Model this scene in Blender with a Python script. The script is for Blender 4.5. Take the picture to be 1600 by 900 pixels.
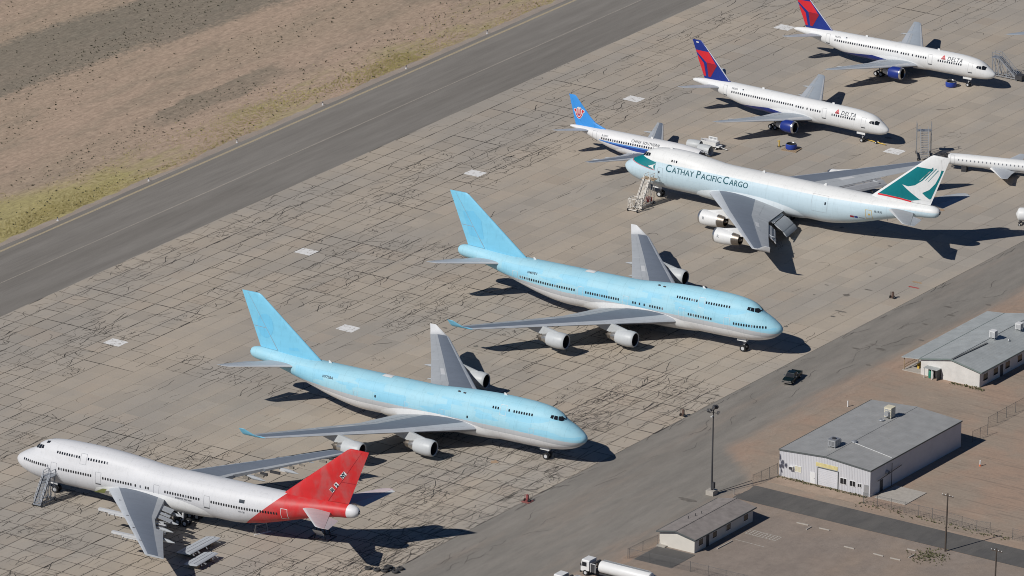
import bpy, bmesh, math, random
from mathutils import Vector, Matrix

for o in list(bpy.data.objects):
    bpy.data.objects.remove(o, do_unlink=True)
scene = bpy.context.scene
COL = scene.collection

# ---------------------------------------------------------------- camera
PITCH, ROLL = math.radians(19.178), math.radians(0.8018)
fw = Vector((0, math.cos(PITCH), -math.sin(PITCH)))
rt0 = Vector((1, 0, 0))
up0 = rt0.cross(fw)
rt = rt0 * math.cos(ROLL) + up0 * math.sin(ROLL)
up = -rt0 * math.sin(ROLL) + up0 * math.cos(ROLL)
cam = bpy.data.cameras.new('camera')
cam.sensor_width = 36.0
cam.lens = 12685.3 / 1600.0 * 36.0
cam.clip_start = 5.0
cam.clip_end = 20000.0
camo = bpy.data.objects.new('camera', cam)
COL.objects.link(camo)
CAM = Vector((0, -1415.0, 492.386))
camo.matrix_world = Matrix(((rt.x, up.x, -fw.x, CAM.x), (rt.y, up.y, -fw.y, CAM.y),
                            (rt.z, up.z, -fw.z, CAM.z), (0, 0, 0, 1)))
scene.camera = camo
scene.render.resolution_x, scene.render.resolution_y = 1024, 576

# ---------------------------------------------------------------- sky, sun, exposure
SUN_EL, SHADOW_AZ = math.radians(40.0), math.radians(38.5)
world = bpy.data.worlds.new('World')
scene.world = world
world.use_nodes = True
wn = world.node_tree
for n in list(wn.nodes):
    wn.nodes.remove(n)
sky = wn.nodes.new('ShaderNodeTexSky')
sky.sky_type = 'NISHITA'
sky.sun_disc = False
sky.sun_elevation = SUN_EL
sky.sun_rotation = math.atan2(-math.cos(SHADOW_AZ), -math.sin(SHADOW_AZ))
sky.altitude = 2500
sky.air_density = 1.0
sky.dust_density = 0.0
sky.ozone_density = 9.0
bg = wn.nodes.new('ShaderNodeBackground')
bg.inputs['Strength'].default_value = 0.05
wo = wn.nodes.new('ShaderNodeOutputWorld')
wn.links.new(sky.outputs[0], bg.inputs[0])
wn.links.new(bg.outputs[0], wo.inputs[0])

sl = bpy.data.lights.new('sun', 'SUN')
sl.energy = 4.8
sl.angle = math.radians(0.53)
sl.color = (1.0, 0.965, 0.915)
so = bpy.data.objects.new('sun', sl)
COL.objects.link(so)
LD = Vector((math.cos(SHADOW_AZ) * math.cos(SUN_EL), math.sin(SHADOW_AZ) * math.cos(SUN_EL), -math.sin(SUN_EL)))
so.rotation_euler = LD.to_track_quat('-Z', 'Y').to_euler()
so.location = (-200, -200, 300)
scene.view_settings.view_transform = 'Standard'
scene.view_settings.look = 'None'
scene.view_settings.exposure = -0.2
scene.view_settings.gamma = 1.0
scene.view_settings.use_curve_mapping = False
scene.render.engine = 'CYCLES'
scene.cycles.pixel_filter_type = 'BLACKMAN_HARRIS'
scene.cycles.filter_width = 1.0

# ---------------------------------------------------------------- helpers
rng = random.Random(11)
PI = math.pi
AZ = math.radians(56.7006)          # direction in which apron and taxiway run
UX, UY = math.cos(AZ), math.sin(AZ)
VX, VY = math.sin(AZ), -math.cos(AZ)


def P(u, v, z=0.0):
    """apron frame (u along the taxiway, v across it) to world"""
    return (u * UX + v * VX, u * UY + v * VY, z)


def clamp(x, a=0.0, b=1.0):
    return max(a, min(b, x))


def lerp(a, b, t):
    return a + (b - a) * t


def in_view(u, v, margin=0.0):
    d = Vector(P(u, v)) - CAM
    zz = d.dot(fw)
    px = 800 + 12685.3 * d.dot(rt) / zz
    py = 450 - 12685.3 * d.dot(up) / zz
    return -margin < px < 1600 + margin and -margin < py < 900 + margin


class MB:
    """collects faces for one mesh"""
    def __init__(self):
        self.v, self.f, self.m = [], [], []

    def add(self, vs, fs, mi=0):
        b = len(self.v)
        self.v += [tuple(p) for p in vs]
        self.f += [tuple(b + i for i in f) for f in fs]
        self.m += [mi] * len(fs)
        return self

    def quad(self, a, b, c, d, mi=0):
        return self.add([a, b, c, d], [(0, 1, 2, 3)], mi)

    def poly(self, pts, mi=0):
        return self.add(pts, [tuple(range(len(pts)))], mi)

    def box(self, x0, x1, y0, y1, z0, z1, mi=0, T=None):
        vs = [(x0, y0, z0), (x1, y0, z0), (x1, y1, z0), (x0, y1, z0),
              (x0, y0, z1), (x1, y0, z1), (x1, y1, z1), (x0, y1, z1)]
        if T:
            vs = [T(*p) for p in vs]
        return self.add(vs, [(0, 3, 2, 1), (4, 5, 6, 7), (0, 1, 5, 4), (1, 2, 6, 5), (2, 3, 7, 6), (3, 0, 4, 7)], mi)

    def bar(self, p, q, w, h=None, mi=0):
        h = h or w
        p, q = Vector(p), Vector(q)
        d = (q - p)
        if d.length < 1e-6:
            return self
        d.normalize()
        r = Vector((0, 0, 1)) if abs(d.z) < .95 else Vector((1, 0, 0))
        a = d.cross(r).normalized()
        b = a.cross(d)
        vs = []
        for c in (p, q):
            for sx, sy in ((-1, -1), (1, -1), (1, 1), (-1, 1)):
                vs.append(c + a * (sx * w / 2) + b * (sy * h / 2))
        return self.add(vs, [(0, 1, 2, 3), (7, 6, 5, 4), (0, 4, 5, 1), (1, 5, 6, 2), (2, 6, 7, 3), (3, 7, 4, 0)], mi)

    def tube(self, p, q, r0, r1=None, n=10, mi=0, cap=True):
        r1 = r0 if r1 is None else r1
        p, q = Vector(p), Vector(q)
        d = (q - p).normalized()
        r = Vector((0, 0, 1)) if abs(d.z) < .95 else Vector((1, 0, 0))
        a = d.cross(r).normalized()
        b = a.cross(d)
        vs = []
        for c, rr in ((p, r0), (q, r1)):
            for i in range(n):
                t = 2 * PI * i / n
                vs.append(c + a * (rr * math.cos(t)) + b * (rr * math.sin(t)))
        fs = [(i, (i + 1) % n, n + (i + 1) % n, n + i) for i in range(n)]
        if cap:
            fs += [tuple(range(n - 1, -1, -1)), tuple(range(n, 2 * n))]
        return self.add(vs, fs, mi)

    def lathe(self, prof, origin, axis, n=20, mi=0, mis=None, squash=1.0):
        """prof [(distance along axis, radius)]"""
        o, d = Vector(origin), Vector(axis).normalized()
        r = Vector((0, 0, 1)) if abs(d.z) < .95 else Vector((1, 0, 0))
        a = d.cross(r).normalized()
        b = a.cross(d)
        vs = []
        for x, rr in prof:
            for i in range(n):
                t = 2 * PI * i / n
                vs.append(o + d * x + a * (rr * math.cos(t)) + b * (rr * math.sin(t) * squash))
        for k in range(len(prof) - 1):
            fs = [(k * n + i, k * n + (i + 1) % n, (k + 1) * n + (i + 1) % n, (k + 1) * n + i) for i in range(n)]
            base = len(self.v)
            if k == 0:
                self.v += [tuple(p) for p in vs]
                self._lb = base
            self.f += [tuple(self._lb + j for j in f) for f in fs]
            self.m += [mis[k] if mis else mi] * n
        return self

    def grid(self, pts, mi=0, mif=None, closed=False):
        """pts rows of points"""
        nr, nc = len(pts), len(pts[0])
        b = len(self.v)
        for r in pts:
            self.v += [tuple(p) for p in r]
        for i in range(nr - 1):
            for j in range(nc if closed else nc - 1):
                j2 = (j + 1) % nc
                self.f.append((b + i * nc + j, b + i * nc + j2, b + (i + 1) * nc + j2, b + (i + 1) * nc + j))
                self.m.append(mif(i, j) if mif else mi)
        return self

    def mesh(self, name, mats, smooth=False, angle=35):
        me = bpy.data.meshes.new(name)
        me.from_pydata(self.v, [], self.f)
        for m in (mats if isinstance(mats, (list, tuple)) else [mats]):
            me.materials.append(m)
        me.polygons.foreach_set('material_index', self.m)
        if smooth:
            me.polygons.foreach_set('use_smooth', [True] * len(self.f))
            me.set_sharp_from_angle(angle=math.radians(angle))
        me.update()
        return me

    def build(self, name, mats, parent=None, smooth=False, angle=35):
        return link(name, self.mesh(name, mats, smooth, angle), parent)


def link(name, me, parent=None):
    o = bpy.data.objects.new(name, me)
    COL.objects.link(o)
    if parent is not None:
        o.parent = parent
    return o


def tag(o, label=None, cat=None, group=None, kind=None):
    if label:
        o['label'] = label
    if cat:
        o['category'] = cat
    if group:
        o['group'] = group
    if kind:
        o['kind'] = kind
    return o


def thing(name, label, cat, loc=(0, 0, 0), rotz=0.0, group=None):
    o = bpy.data.objects.new(name, None)
    o.empty_display_size = 1.0
    COL.objects.link(o)
    o.location = loc
    o.rotation_euler = (0, 0, rotz)
    return tag(o, label, cat, group)


def fixn(me):
    bm = bmesh.new()
    bm.from_mesh(me)
    bmesh.ops.recalc_face_normals(bm, faces=bm.faces[:])
    bm.to_mesh(me)
    bm.free()
    return me


def pchip(tab):
    """monotone cubic through [(x, y)]"""
    xs = [a for a, _ in tab]
    ys = [b for _, b in tab]
    n = len(xs)
    h = [xs[i + 1] - xs[i] for i in range(n - 1)]
    d = [(ys[i + 1] - ys[i]) / h[i] for i in range(n - 1)]
    m = [0.0] * n
    m[0], m[-1] = d[0], d[-1]
    for i in range(1, n - 1):
        if d[i - 1] * d[i] > 0:
            w1, w2 = 2 * h[i] + h[i - 1], h[i] + 2 * h[i - 1]
            m[i] = (w1 + w2) / (w1 / d[i - 1] + w2 / d[i])

    def f(x):
        if x <= xs[0]:
            return ys[0]
        if x >= xs[-1]:
            return ys[-1]
        k = 0
        while xs[k + 1] < x:
            k += 1
        t = (x - xs[k]) / h[k]
        t2, t3 = t * t, t * t * t
        return ((2 * t3 - 3 * t2 + 1) * ys[k] + (t3 - 2 * t2 + t) * h[k] * m[k] + (-2 * t3 + 3 * t2) * ys[k + 1] + (t3 - t2) * h[k] * m[k + 1])
    return f


# ---------------------------------------------------------------- materials
class NT:
    def __init__(self, name, rough=.6, metal=0.0, spec=.4):
        self.mat = bpy.data.materials.new(name)
        self.mat.use_nodes = True
        self.t = self.mat.node_tree
        self.b = self.t.nodes['Principled BSDF']
        self.b.inputs['Roughness'].default_value = rough
        self.b.inputs['Metallic'].default_value = metal
        self.b.inputs['Specular IOR Level'].default_value = spec

    def n(self, typ, **k):
        nd = self.t.nodes.new(typ)
        for a, b in k.items():
            setattr(nd, a, b)
        return nd

    def put(self, sock, val):
        if isinstance(val, bpy.types.NodeSocket):
            self.t.links.new(val, sock)
        elif isinstance(val, (tuple, list)) and len(val) == 3 and sock.type == 'RGBA':
            sock.default_value = (*val, 1)
        else:
            sock.default_value = val

    def math(self, op, a, b=0.0, c=0.0, clamp=False):
        nd = self.n('ShaderNodeMath', operation=op, use_clamp=clamp)
        self.put(nd.inputs[0], a)
        self.put(nd.inputs[1], b)
        self.put(nd.inputs[2], c)
        return nd.outputs[0]

    def mix(self, f, a, b, blend='MIX'):
        nd = self.n('ShaderNodeMix', data_type='RGBA', blend_type=blend)
        self.put(nd.inputs[0], f)
        self.put(nd.inputs[6], a)
        self.put(nd.inputs[7], b)
        return nd.outputs[2]

    def smooth(self, x, a, b):
        nd = self.n('ShaderNodeMapRange', interpolation_type='SMOOTHSTEP')
        self.put(nd.inputs[0], x)
        nd.inputs[1].default_value = a
        nd.inputs[2].default_value = b
        return nd.outputs[0]

    def obj(self):
        return self.n('ShaderNodeTexCoord').outputs['Object']

    def world(self):
        return self.n('ShaderNodeNewGeometry').outputs['Position']

    def map(self, vec, scale=(1, 1, 1), rot=(0, 0, 0), loc=(0, 0, 0)):
        nd = self.n('ShaderNodeMapping')
        self.t.links.new(vec, nd.inputs[0])
        nd.inputs[1].default_value = loc
        nd.inputs[2].default_value = rot
        nd.inputs[3].default_value = scale
        return nd.outputs[0]

    def sep(self, vec):
        nd = self.n('ShaderNodeSeparateXYZ')
        self.t.links.new(vec, nd.inputs[0])
        return nd.outputs

    def comb(self, x, y, z):
        nd = self.n('ShaderNodeCombineXYZ')
        for i, a in enumerate((x, y, z)):
            self.put(nd.inputs[i], a)
        return nd.outputs[0]

    def noise(self, vec, scale, detail=4, rough=.55, dist=0.0):
        nd = self.n('ShaderNodeTexNoise')
        self.t.links.new(vec, nd.inputs['Vector'])
        nd.inputs['Scale'].default_value = scale
        nd.inputs['Detail'].default_value = detail
        nd.inputs['Roughness'].default_value = rough
        nd.inputs['Distortion'].default_value = dist
        return nd.outputs[0]

    def white(self, vec):
        nd = self.n('ShaderNodeTexWhiteNoise', noise_dimensions='3D')
        self.t.links.new(vec, nd.inputs['Vector'])
        return nd.outputs['Value']

    def col(self, c):
        self.put(self.b.inputs['Base Color'], c)
        return self

    def bump(self, h, strength=.3, dist=.05):
        nd = self.n('ShaderNodeBump')
        nd.inputs['Strength'].default_value = strength
        nd.inputs['Distance'].default_value = dist
        self.t.links.new(h, nd.inputs['Height'])
        self.t.links.new(nd.outputs[0], self.b.inputs['Normal'])

    def scale(self, c, f):
        """multiply a colour by a float socket"""
        nd = self.n('ShaderNodeVectorMath', operation='SCALE')
        if isinstance(c, bpy.types.NodeSocket):
            self.t.links.new(c, nd.inputs[0])
        else:
            nd.inputs[0].default_value = c
        self.put(nd.inputs['Scale'], f)
        return nd.outputs[0]

    def vary(self, c, vec, scale, amt, detail=3):
        """tone variation by noise, +- amt"""
        f = self.noise(vec, scale, detail)
        return self.scale(c, self.math('MULTIPLY_ADD', f, 2 * amt * 1.6, 1 - amt * 1.6))


def plain(name, col, rough=.6, metal=0.0, amt=.08, sc=1.2, spec=.4):
    t = NT(name, rough, metal, spec)
    t.col(t.vary(col, t.obj(), sc, amt))
    return t.mat


def uvw(t):
    """world position as apron coordinates (u, v)"""
    w = t.map(t.world(), rot=(0, 0, -AZ))
    s = t.sep(w)
    return w, s[0], t.math('MULTIPLY', s[1], -1.0)


MT = {}
MT['steel'] = plain('galvanised_steel', (.42, .43, .44), .45, .6, .1, 2)
MT['darksteel'] = plain('dark_steel', (.06, .06, .065), .6, .3, .2, 2)
MT['black'] = plain('black_rubber', (.02, .02, .021), .85, 0, .2, 3)
MT['glass'] = plain('dark_glass', (.012, .014, .018), .12, 0, .1, 1, .6)
MT['whitepaint'] = plain('white_paint', (.66, .66, .65), .4, 0, .05, .6)
MT['yellow'] = plain('yellow_paint', (.62, .42, .08), .5, 0, .12, 2)
MT['redpaint'] = plain('red_paint', (.42, .05, .05), .5, 0, .12, 2)
MT['wood'] = plain('weathered_wood', (.34, .25, .16), .85, 0, .2, 3)
MT['chrome'] = plain('chrome', (.7, .7, .7), .15, 1.0, .05, 1)
MT['fencesteel'] = plain('weathered_fence_steel', (.12, .12, .12), .7, .2, .15, 2)
MT['concblock'] = plain('concrete_block', (.38, .35, .31), .9, 0, .15, 1.5)
# ================================================================ GROUND
SU, SV = 4.58, 3.72              # slab size
U0, V0 = 37.4, -67.2             # a joint crossing
VN = 62.9                        # near edge of the apron


def ground_material():
    t = NT('desert_soil', .95, 0, .15)
    w, u, v = uvw(t)
    streak = t.map(w, scale=(.25, 1, 1))
    n1 = t.noise(streak, .035, 6, .6)
    n2 = t.noise(streak, .16, 5, .65)
    n3 = t.noise(w, .9, 4, .7)
    n4 = t.noise(streak, 1.7, 3, .7)
    c = t.mix(t.smooth(n1, .36, .66), (.405, .30, .225), (.35, .272, .20))
    c = t.mix(t.math('MULTIPLY', t.smooth(n2, .45, .72), .55), c, (.235, .20, .15))
    # dark gravelly band far left and scrubby streaks
    band = t.math('ABSOLUTE', t.math('ADD', t.math('MULTIPLY_ADD', n1, 26.0, -13.0), t.math('ADD', v, t.math('MULTIPLY_ADD', u, -.09, 160.0))))
    c = t.mix(t.math('MULTIPLY', t.smooth(t.math('ADD', band, t.math('MULTIPLY_ADD', n3, 7.0, -3.5)), 12.0, 8.0), .68), c, (.165, .155, .125))
    b2 = t.math('ABSOLUTE', t.math('ADD', t.math('MULTIPLY_ADD', n2, 14.0, -7.0), t.math('ADD', v, 112.0)))
    b2m = t.math('MULTIPLY', t.smooth(t.math('ADD', b2, t.math('MULTIPLY_ADD', n3, 3.0, -1.5)), 4.5, 2.5), t.smooth(t.noise(w, .02, 3), .47, .57))
    c = t.mix(t.math('MULTIPLY', b2m, .6), c, (.19, .17, .13))
    # dry grass strip along the shoulder
    gs = t.math('MULTIPLY', t.smooth(t.math('ADD', v, t.math('MULTIPLY', t.smooth(u, 10.0, -40.0), 9.0)), -107.0, -100.0), t.smooth(t.math('ADD', n2, t.smooth(u, 30.0, -60.0)), .42, .75))
    c = t.mix(t.math('MULTIPLY', gs, .85), c, (.37, .325, .14))
    n6 = t.noise(t.map(w, scale=(.5, 1, 1)), 2.6, 4, .75)
    c = t.mix(t.math('MULTIPLY', t.smooth(n6, .56, .68), .35), c, (.20, .175, .13))
    c = t.mix(t.math('MULTIPLY', t.smooth(n6, .44, .34), .2), c, (.44, .345, .265))
    c = t.scale(c, t.math('MULTIPLY_ADD', n3, .7, .65))
    c = t.scale(c, t.math('MULTIPLY_ADD', n4, .8, .6))
    t.col(c)
    t.bump(n3, .5, .15)
    return t.mat


def yard_material():
    t = NT('yard_dirt', .95, 0, .15)
    w, u, v = uvw(t)
    n1 = t.noise(w, .06, 5, .6)
    n2 = t.noise(t.map(w, scale=(1, .25, 1)), .5, 5, .65)
    n3 = t.noise(w, 1.8, 4, .7)
    c = t.mix(t.smooth(n1, .38, .62), (.34, .245, .185), (.30, .245, .195))
    c = t.mix(t.math('MULTIPLY', t.smooth(n2, .5, .7), .5), c, (.22, .18, .145))
    c = t.mix(t.math('MULTIPLY', t.smooth(n2, .45, .25), .5), c, (.41, .315, .245))
    fr = t.noise(t.map(w, scale=(1.6, .07, 1), rot=(0, 0, .12)), 1.1, 4, .6, .6)
    c = t.mix(t.math('MULTIPLY', t.math('MULTIPLY', t.smooth(fr, .54, .66), t.smooth(v, 84.0, 104.0)), .55), c, (.205, .16, .128))
    c = t.scale(c, t.math('MULTIPLY_ADD', n3, .4, .8))
    t.col(c)
    t.bump(n3, .4, .1)
    return t.mat


def asphalt_material(name, base, worn, dark, long=.12, rough=.9, dirt=None):
    t = NT(name, rough, 0, .25)
    w, u, v = uvw(t)
    st = t.map(w, scale=(long, 1, 1))
    n1 = t.noise(st, .22, 6, .6)
    n2 = t.noise(st, 1.1, 5, .65)
    n3 = t.noise(w, 5.0, 3, .8)
    n4 = t.noise(w, .05, 4, .6)
    c = t.mix(t.smooth(n1, .35, .66), base, worn)
    c = t.mix(t.math('MULTIPLY', t.smooth(n2, .52, .75), .45), c, dark)
    if name.startswith('taxiway'):
        c = t.scale(c, t.math('MULTIPLY_ADD', t.math('GREATER_THAN', v, -78.5), -.05, 1.0))
        n9 = t.noise(t.map(w, scale=(.02, 1, 1)), 1.6, 3, .6)
        c = t.scale(c, t.math('MULTIPLY_ADD', t.smooth(n9, .55, .72), -.10, 1.0))
    if dirt:
        if name.startswith('service'):
            edge = t.math('MULTIPLY_ADD', t.smooth(u, -46.0, -62.0), 13.5, 79.0)
            n6 = t.noise(st, .12, 5, .65)
            e2 = t.math('ADD', t.math('SUBTRACT', v, edge), t.math('MULTIPLY_ADD', n6, 16.0, -8.0))
            n7 = t.noise(w, 1.8, 4, .7)
            yc = t.scale(t.mix(t.smooth(t.noise(w, .06, 5, .6), .38, .62), (.34, .245, .185), (.30, .245, .195)), t.math('MULTIPLY_ADD', n7, .4, .8))
            c = t.mix(t.math('MULTIPLY', t.smooth(n6, .5, .75), .5), c, dirt)
            c = t.mix(t.smooth(e2, -5.5, 0.5), c, yc)
        else:
            c = t.mix(t.math('MULTIPLY', t.smooth(n4, .42, .72), .85), c, dirt)
    n8 = t.noise(t.map(w, scale=(long * 2, 1, 1)), .6, 6, .7)
    c = t.scale(c, t.math('MULTIPLY_ADD', n8, .5, .75))
    c = t.scale(c, t.math('MULTIPLY_ADD', n3, .6, .7))
    t.col(c)
    return t.mat


def concrete_material():
    t = NT('apron_concrete', .85, 0, .3)
    w, u, v = uvw(t)
    iu = t.math('FLOOR', t.math('DIVIDE', t.math('SUBTRACT', u, U0), SU))
    iv = t.math('FLOOR', t.math('DIVIDE', t.math('SUBTRACT', v, V0), SV))
    tone = t.white(t.comb(iu, iv, 0.0))
    lane = t.white(t.comb(0.0, iv, 3.0))
    n1 = t.noise(t.map(w, scale=(.35, 1, 1)), .045, 5, .6)
    n2 = t.noise(w, .35, 6, .65)
    n3 = t.noise(w, 3.5, 4, .75)
    n5 = t.noise(t.map(w, scale=(.2, 1, 1)), .5, 5, .6)
    c = t.mix(t.smooth(n1, .36, .62), (.405, .348, .280), (.335, .303, .262))
    c = t.mix(t.math('MULTIPLY', t.smooth(n2, .55, .8), .4), c, (.25, .228, .2))
    c = t.mix(t.math('MULTIPLY', t.smooth(t.white(t.comb(iv, iu, 7.0)), .88, .97), .25), c, (.42, .335, .255))
    c = t.mix(t.math('MULTIPLY', t.smooth(n5, .6, .78), .35), c, (.30, .27, .235))
    c = t.scale(c, t.math('MULTIPLY_ADD', tone, .11, .948))
    c = t.scale(c, t.math('MULTIPLY_ADD', lane, .05, .975))
    c = t.scale(c, t.math('MULTIPLY_ADD', n3, .30, .85))
    t.col(c)
    return t.mat


M_GROUND = ground_material()
M_YARD = yard_material()
M_TAXI = asphalt_material('taxiway_asphalt', (.195, .180, .160), (.228, .212, .190), (.165, .153, .138), .06)
M_SHOULDER = asphalt_material('shoulder_gravel', (.31, .26, .215), (.335, .285, .24), (.26, .22, .185), .2)
M_ROAD = asphalt_material('service_road_asphalt', (.205, .190, .168), (.245, .225, .198), (.175, .162, .145), .12, .92, (.29, .235, .19))
M_DRIVE = asphalt_material('fresh_driveway_asphalt', (.10, .096, .092), (.125, .118, .11), (.08, .077, .075), .3)
M_PARK = asphalt_material('old_parking_asphalt', (.235, .195, .165), (.265, .22, .185), (.18, .155, .135), .5, .92, (.29, .225, .175))
M_CONC = concrete_material()
M_CRACK = plain('tar_sealed_crack', (.045, .040, .035), .8, 0, .2, 1)
M_JOINT = plain('joint_sealant', (.045, .040, .035), .9, 0, .25, .6)

# one sheet to the horizon
g = MB()
g.quad((-9000, -9000, -.12), (9000, -9000, -.12), (9000, 9000, -.12), (-9000, 9000, -.12))
tag(g.build('desert_ground', M_GROUND), kind='structure')


def strip(name, mat, u0, u1, v0, v1, z, jit0=0.0, jit1=0.0, step=2.0, parent=None):
    """a sheet in the apron frame with ragged long edges"""
    b = MB()
    n = max(1, int((u1 - u0) / step))
    a0 = a1 = 0.0
    rows = [[], []]
    for i in range(n + 1):
        a0 = a0 * .7 + rng.uniform(-1, 1) * jit0
        a1 = a1 * .7 + rng.uniform(-1, 1) * jit1
        u = lerp(u0, u1, i / n)
        f0 = v0(u) if callable(v0) else v0
        f1 = v1(u) if callable(v1) else v1
        rows[0].append(P(u, f0 + a0, z))
        rows[1].append(P(u, f1 + a1, z))
    b.grid(rows)
    return b.build(name, mat, parent)


tag(strip('taxiway_shoulder', M_SHOULDER, -420, 520, -92.6, -88.0, -.05, .35, 0, 1.2), kind='structure')
tax = tag(strip('taxiway', M_TAXI, -420, 520, -91.0, -67.1, -.012, .05, .12, 2.0), kind='structure')


def paint_material(name, col, wear=.5, lo=.38, hi=.62, sc=3.0):
    t = NT(name, .8, 0, .3)
    w, u, v = uvw(t)
    n = t.noise(w, sc, 5, .7)
    t.col(t.mix(t.math('MULTIPLY', t.smooth(n, lo, hi), wear), col, (.26, .23, .19)))
    return t.mat


M_YLINE = paint_material('faded_yellow_line', (.45, .37, .235), .75)
M_WLINE = paint_material('faded_white_line', (.55, .53, .48), .6)
M_SEAM = paint_material('pale_seam', (.40, .36, .31), .8)
strip('edge_line', M_YLINE, -420, 520, -89.75, -89.15, -.006, .02, .02, 3, tax)
strip('centre_seam', M_SEAM, -420, 520, -78.62, -78.42, -.006, .03, .03, 3, tax)
strip('centre_seam', M_SEAM, -420, 520, -67.35, -67.05, -.005, .06, .03, 2, tax)

# ---- apron: base with dark joints, slabs on it
b = MB()
b.quad(P(-300, V0, -.035), P(330, V0, -.035), P(330, VN, -.035), P(-300, VN, -.035))
apron = tag(b.build('apron', M_JOINT), kind='structure')


def crackiness(u, v):
    if v < -37:
        d = 1.0 if u < 70 else (.55 if u < 110 else .28)
        if v < -62:
            d *= .7
        return d
    if u > 120:
        return .45 if v < -15 and u > 185 else .02
    if u > 14:
        return .03
    if v > 43 and u < -22:
        return 1.7
    if u > -30:
        return .75 if v < 46 else .15
    if u > -62:
        return .12 if v < 22 else .6
    if u > -73:
        return .8
    if u > -98:
        return .08 if v < 24 else .7
    return .85


def slab_mb(gap, cham=0.0):
    b = MB()
    hx, hy = SU / 2 - gap * (.9 if gap < .06 else .8), SV / 2 - gap / 2
    b.add([(-hx, -hy, 0), (hx, -hy, 0), (hx, hy, 0), (-hx, hy, 0), (-hx, -hy, -.05), (hx, -hy, -.05), (hx, hy, -.05), (-hx, hy, -.05)],
          [(0, 1, 2, 3), (0, 4, 5, 1), (1, 5, 6, 2), (2, 6, 7, 3), (3, 7, 4, 0)])
    return b


GAPS = (.045, .10, .13)
slab_mesh = [slab_mb(g_).mesh('concrete_slab', M_CONC) for g_ in GAPS]
cells = []
for i in range(-72, 62):
    for j in range(0, 35):
        u, v = U0 + (i + .5) * SU, V0 + (j + .5) * SV
        d = crackiness(u, v)
        k = 0 if d < .15 else (1 if d < .65 else 2)
        cells.append((u, v, k, d))
white_cells = [(-66.3, -42), (-35.5, -12.2), (-4.7, -43), (52.4, -43.3), (109.6, -43.8), (111.4, 15.3), (167.6, -44.6)]


def is_white(u, v):
    return any(abs(u - a) < SU * .5 and abs(v - c) < SV * .5 for a, c in white_cells)


vis = [c for c in cells if in_view(c[0], c[1], 10)]
vis.sort(key=lambda c: (Vector(P(c[0], c[1])) - CAM).length)
own = set((round(c[0], 2), round(c[1], 2)) for c in vis[:290])
rest = MB()
M_WSLAB = paint_material('whitewashed_slab', (.72, .71, .69), .75, .50, .66, 1.3)
for (u, v, k, d) in cells:
    if (round(u, 2), round(v, 2)) in own:
        o = link('concrete_slab', slab_mesh[k], apron)
        o.location = P(u, v, rng.uniform(-.006, .006))
        o.rotation_euler = (0, 0, AZ)
    else:
        hx, hy = SU / 2 - GAPS[k] * (.9 if k == 0 else rng.choice((.45, .7, .85, 1.0))), SV / 2 - GAPS[k] / 2
        z = rng.uniform(-.006, .006)
        vs = [P(u + a * hx, v - c * hy, zz) for zz in (z, -.05) for a, c in ((-1, -1), (1, -1), (1, 1), (-1, 1))]
        rest.add(vs, [(0, 1, 2, 3), (0, 4, 5, 1), (1, 5, 6, 2), (2, 6, 7, 3), (3, 7, 4, 0)])
tag(rest.build('concrete_slab', M_CONC, apron), kind='stuff')
# the bright patches: short painted plates inside one slab each
for (a, c) in white_cells:
    b = MB()
    n = 12
    pts = []
    for e in range(4):
        for q in range(n):
            t_ = q / n
            x, y = [(-1 + 2 * t_, -1), (1, -1 + 2 * t_), (1 - 2 * t_, 1), (-1, 1 - 2 * t_)][e]
            pts.append(P(a + x * 1.55 + rng.uniform(-.07, .07), c + y * 1.75 + rng.uniform(-.07, .07), .014))
    b.poly(pts)
    b.build('painted_patch', M_WSLAB, apron)

# cracks: thin tar ribbons
ck = MB()


def ribbon(b, pts, w, z):
    """tapered ribbon through (u, v) points"""
    n = len(pts)
    if n < 2:
        return
    L, R_ = [], []
    for i, (u, v) in enumerate(pts):
        a = pts[max(0, i - 1)]
        c = pts[min(n - 1, i + 1)]
        du, dv = c[0] - a[0], c[1] - a[1]
        l = math.hypot(du, dv) or 1
        ww = w * (.45 if i in (0, n - 1) else rng.uniform(.7, 1.25)) / 2
        L.append(P(u - dv / l * ww, v + du / l * ww, z))
        R_.append(P(u + dv / l * ww, v - du / l * ww, z))
    b.grid([L, R_])


def wander(u, v, ang, length, turn, step=.42, pull=None):
    pts = [(u, v)]
    l = 0
    drift = 0
    while l < length:
        drift = drift * .6 + rng.gauss(0, turn)
        ang += drift * .5
        if pull is not None:
            ang += math.sin(pull - ang) * .35
        u += math.cos(ang) * step
        v += math.sin(ang) * step
        pts.append((u, v))
        l += step
    return pts


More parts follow.
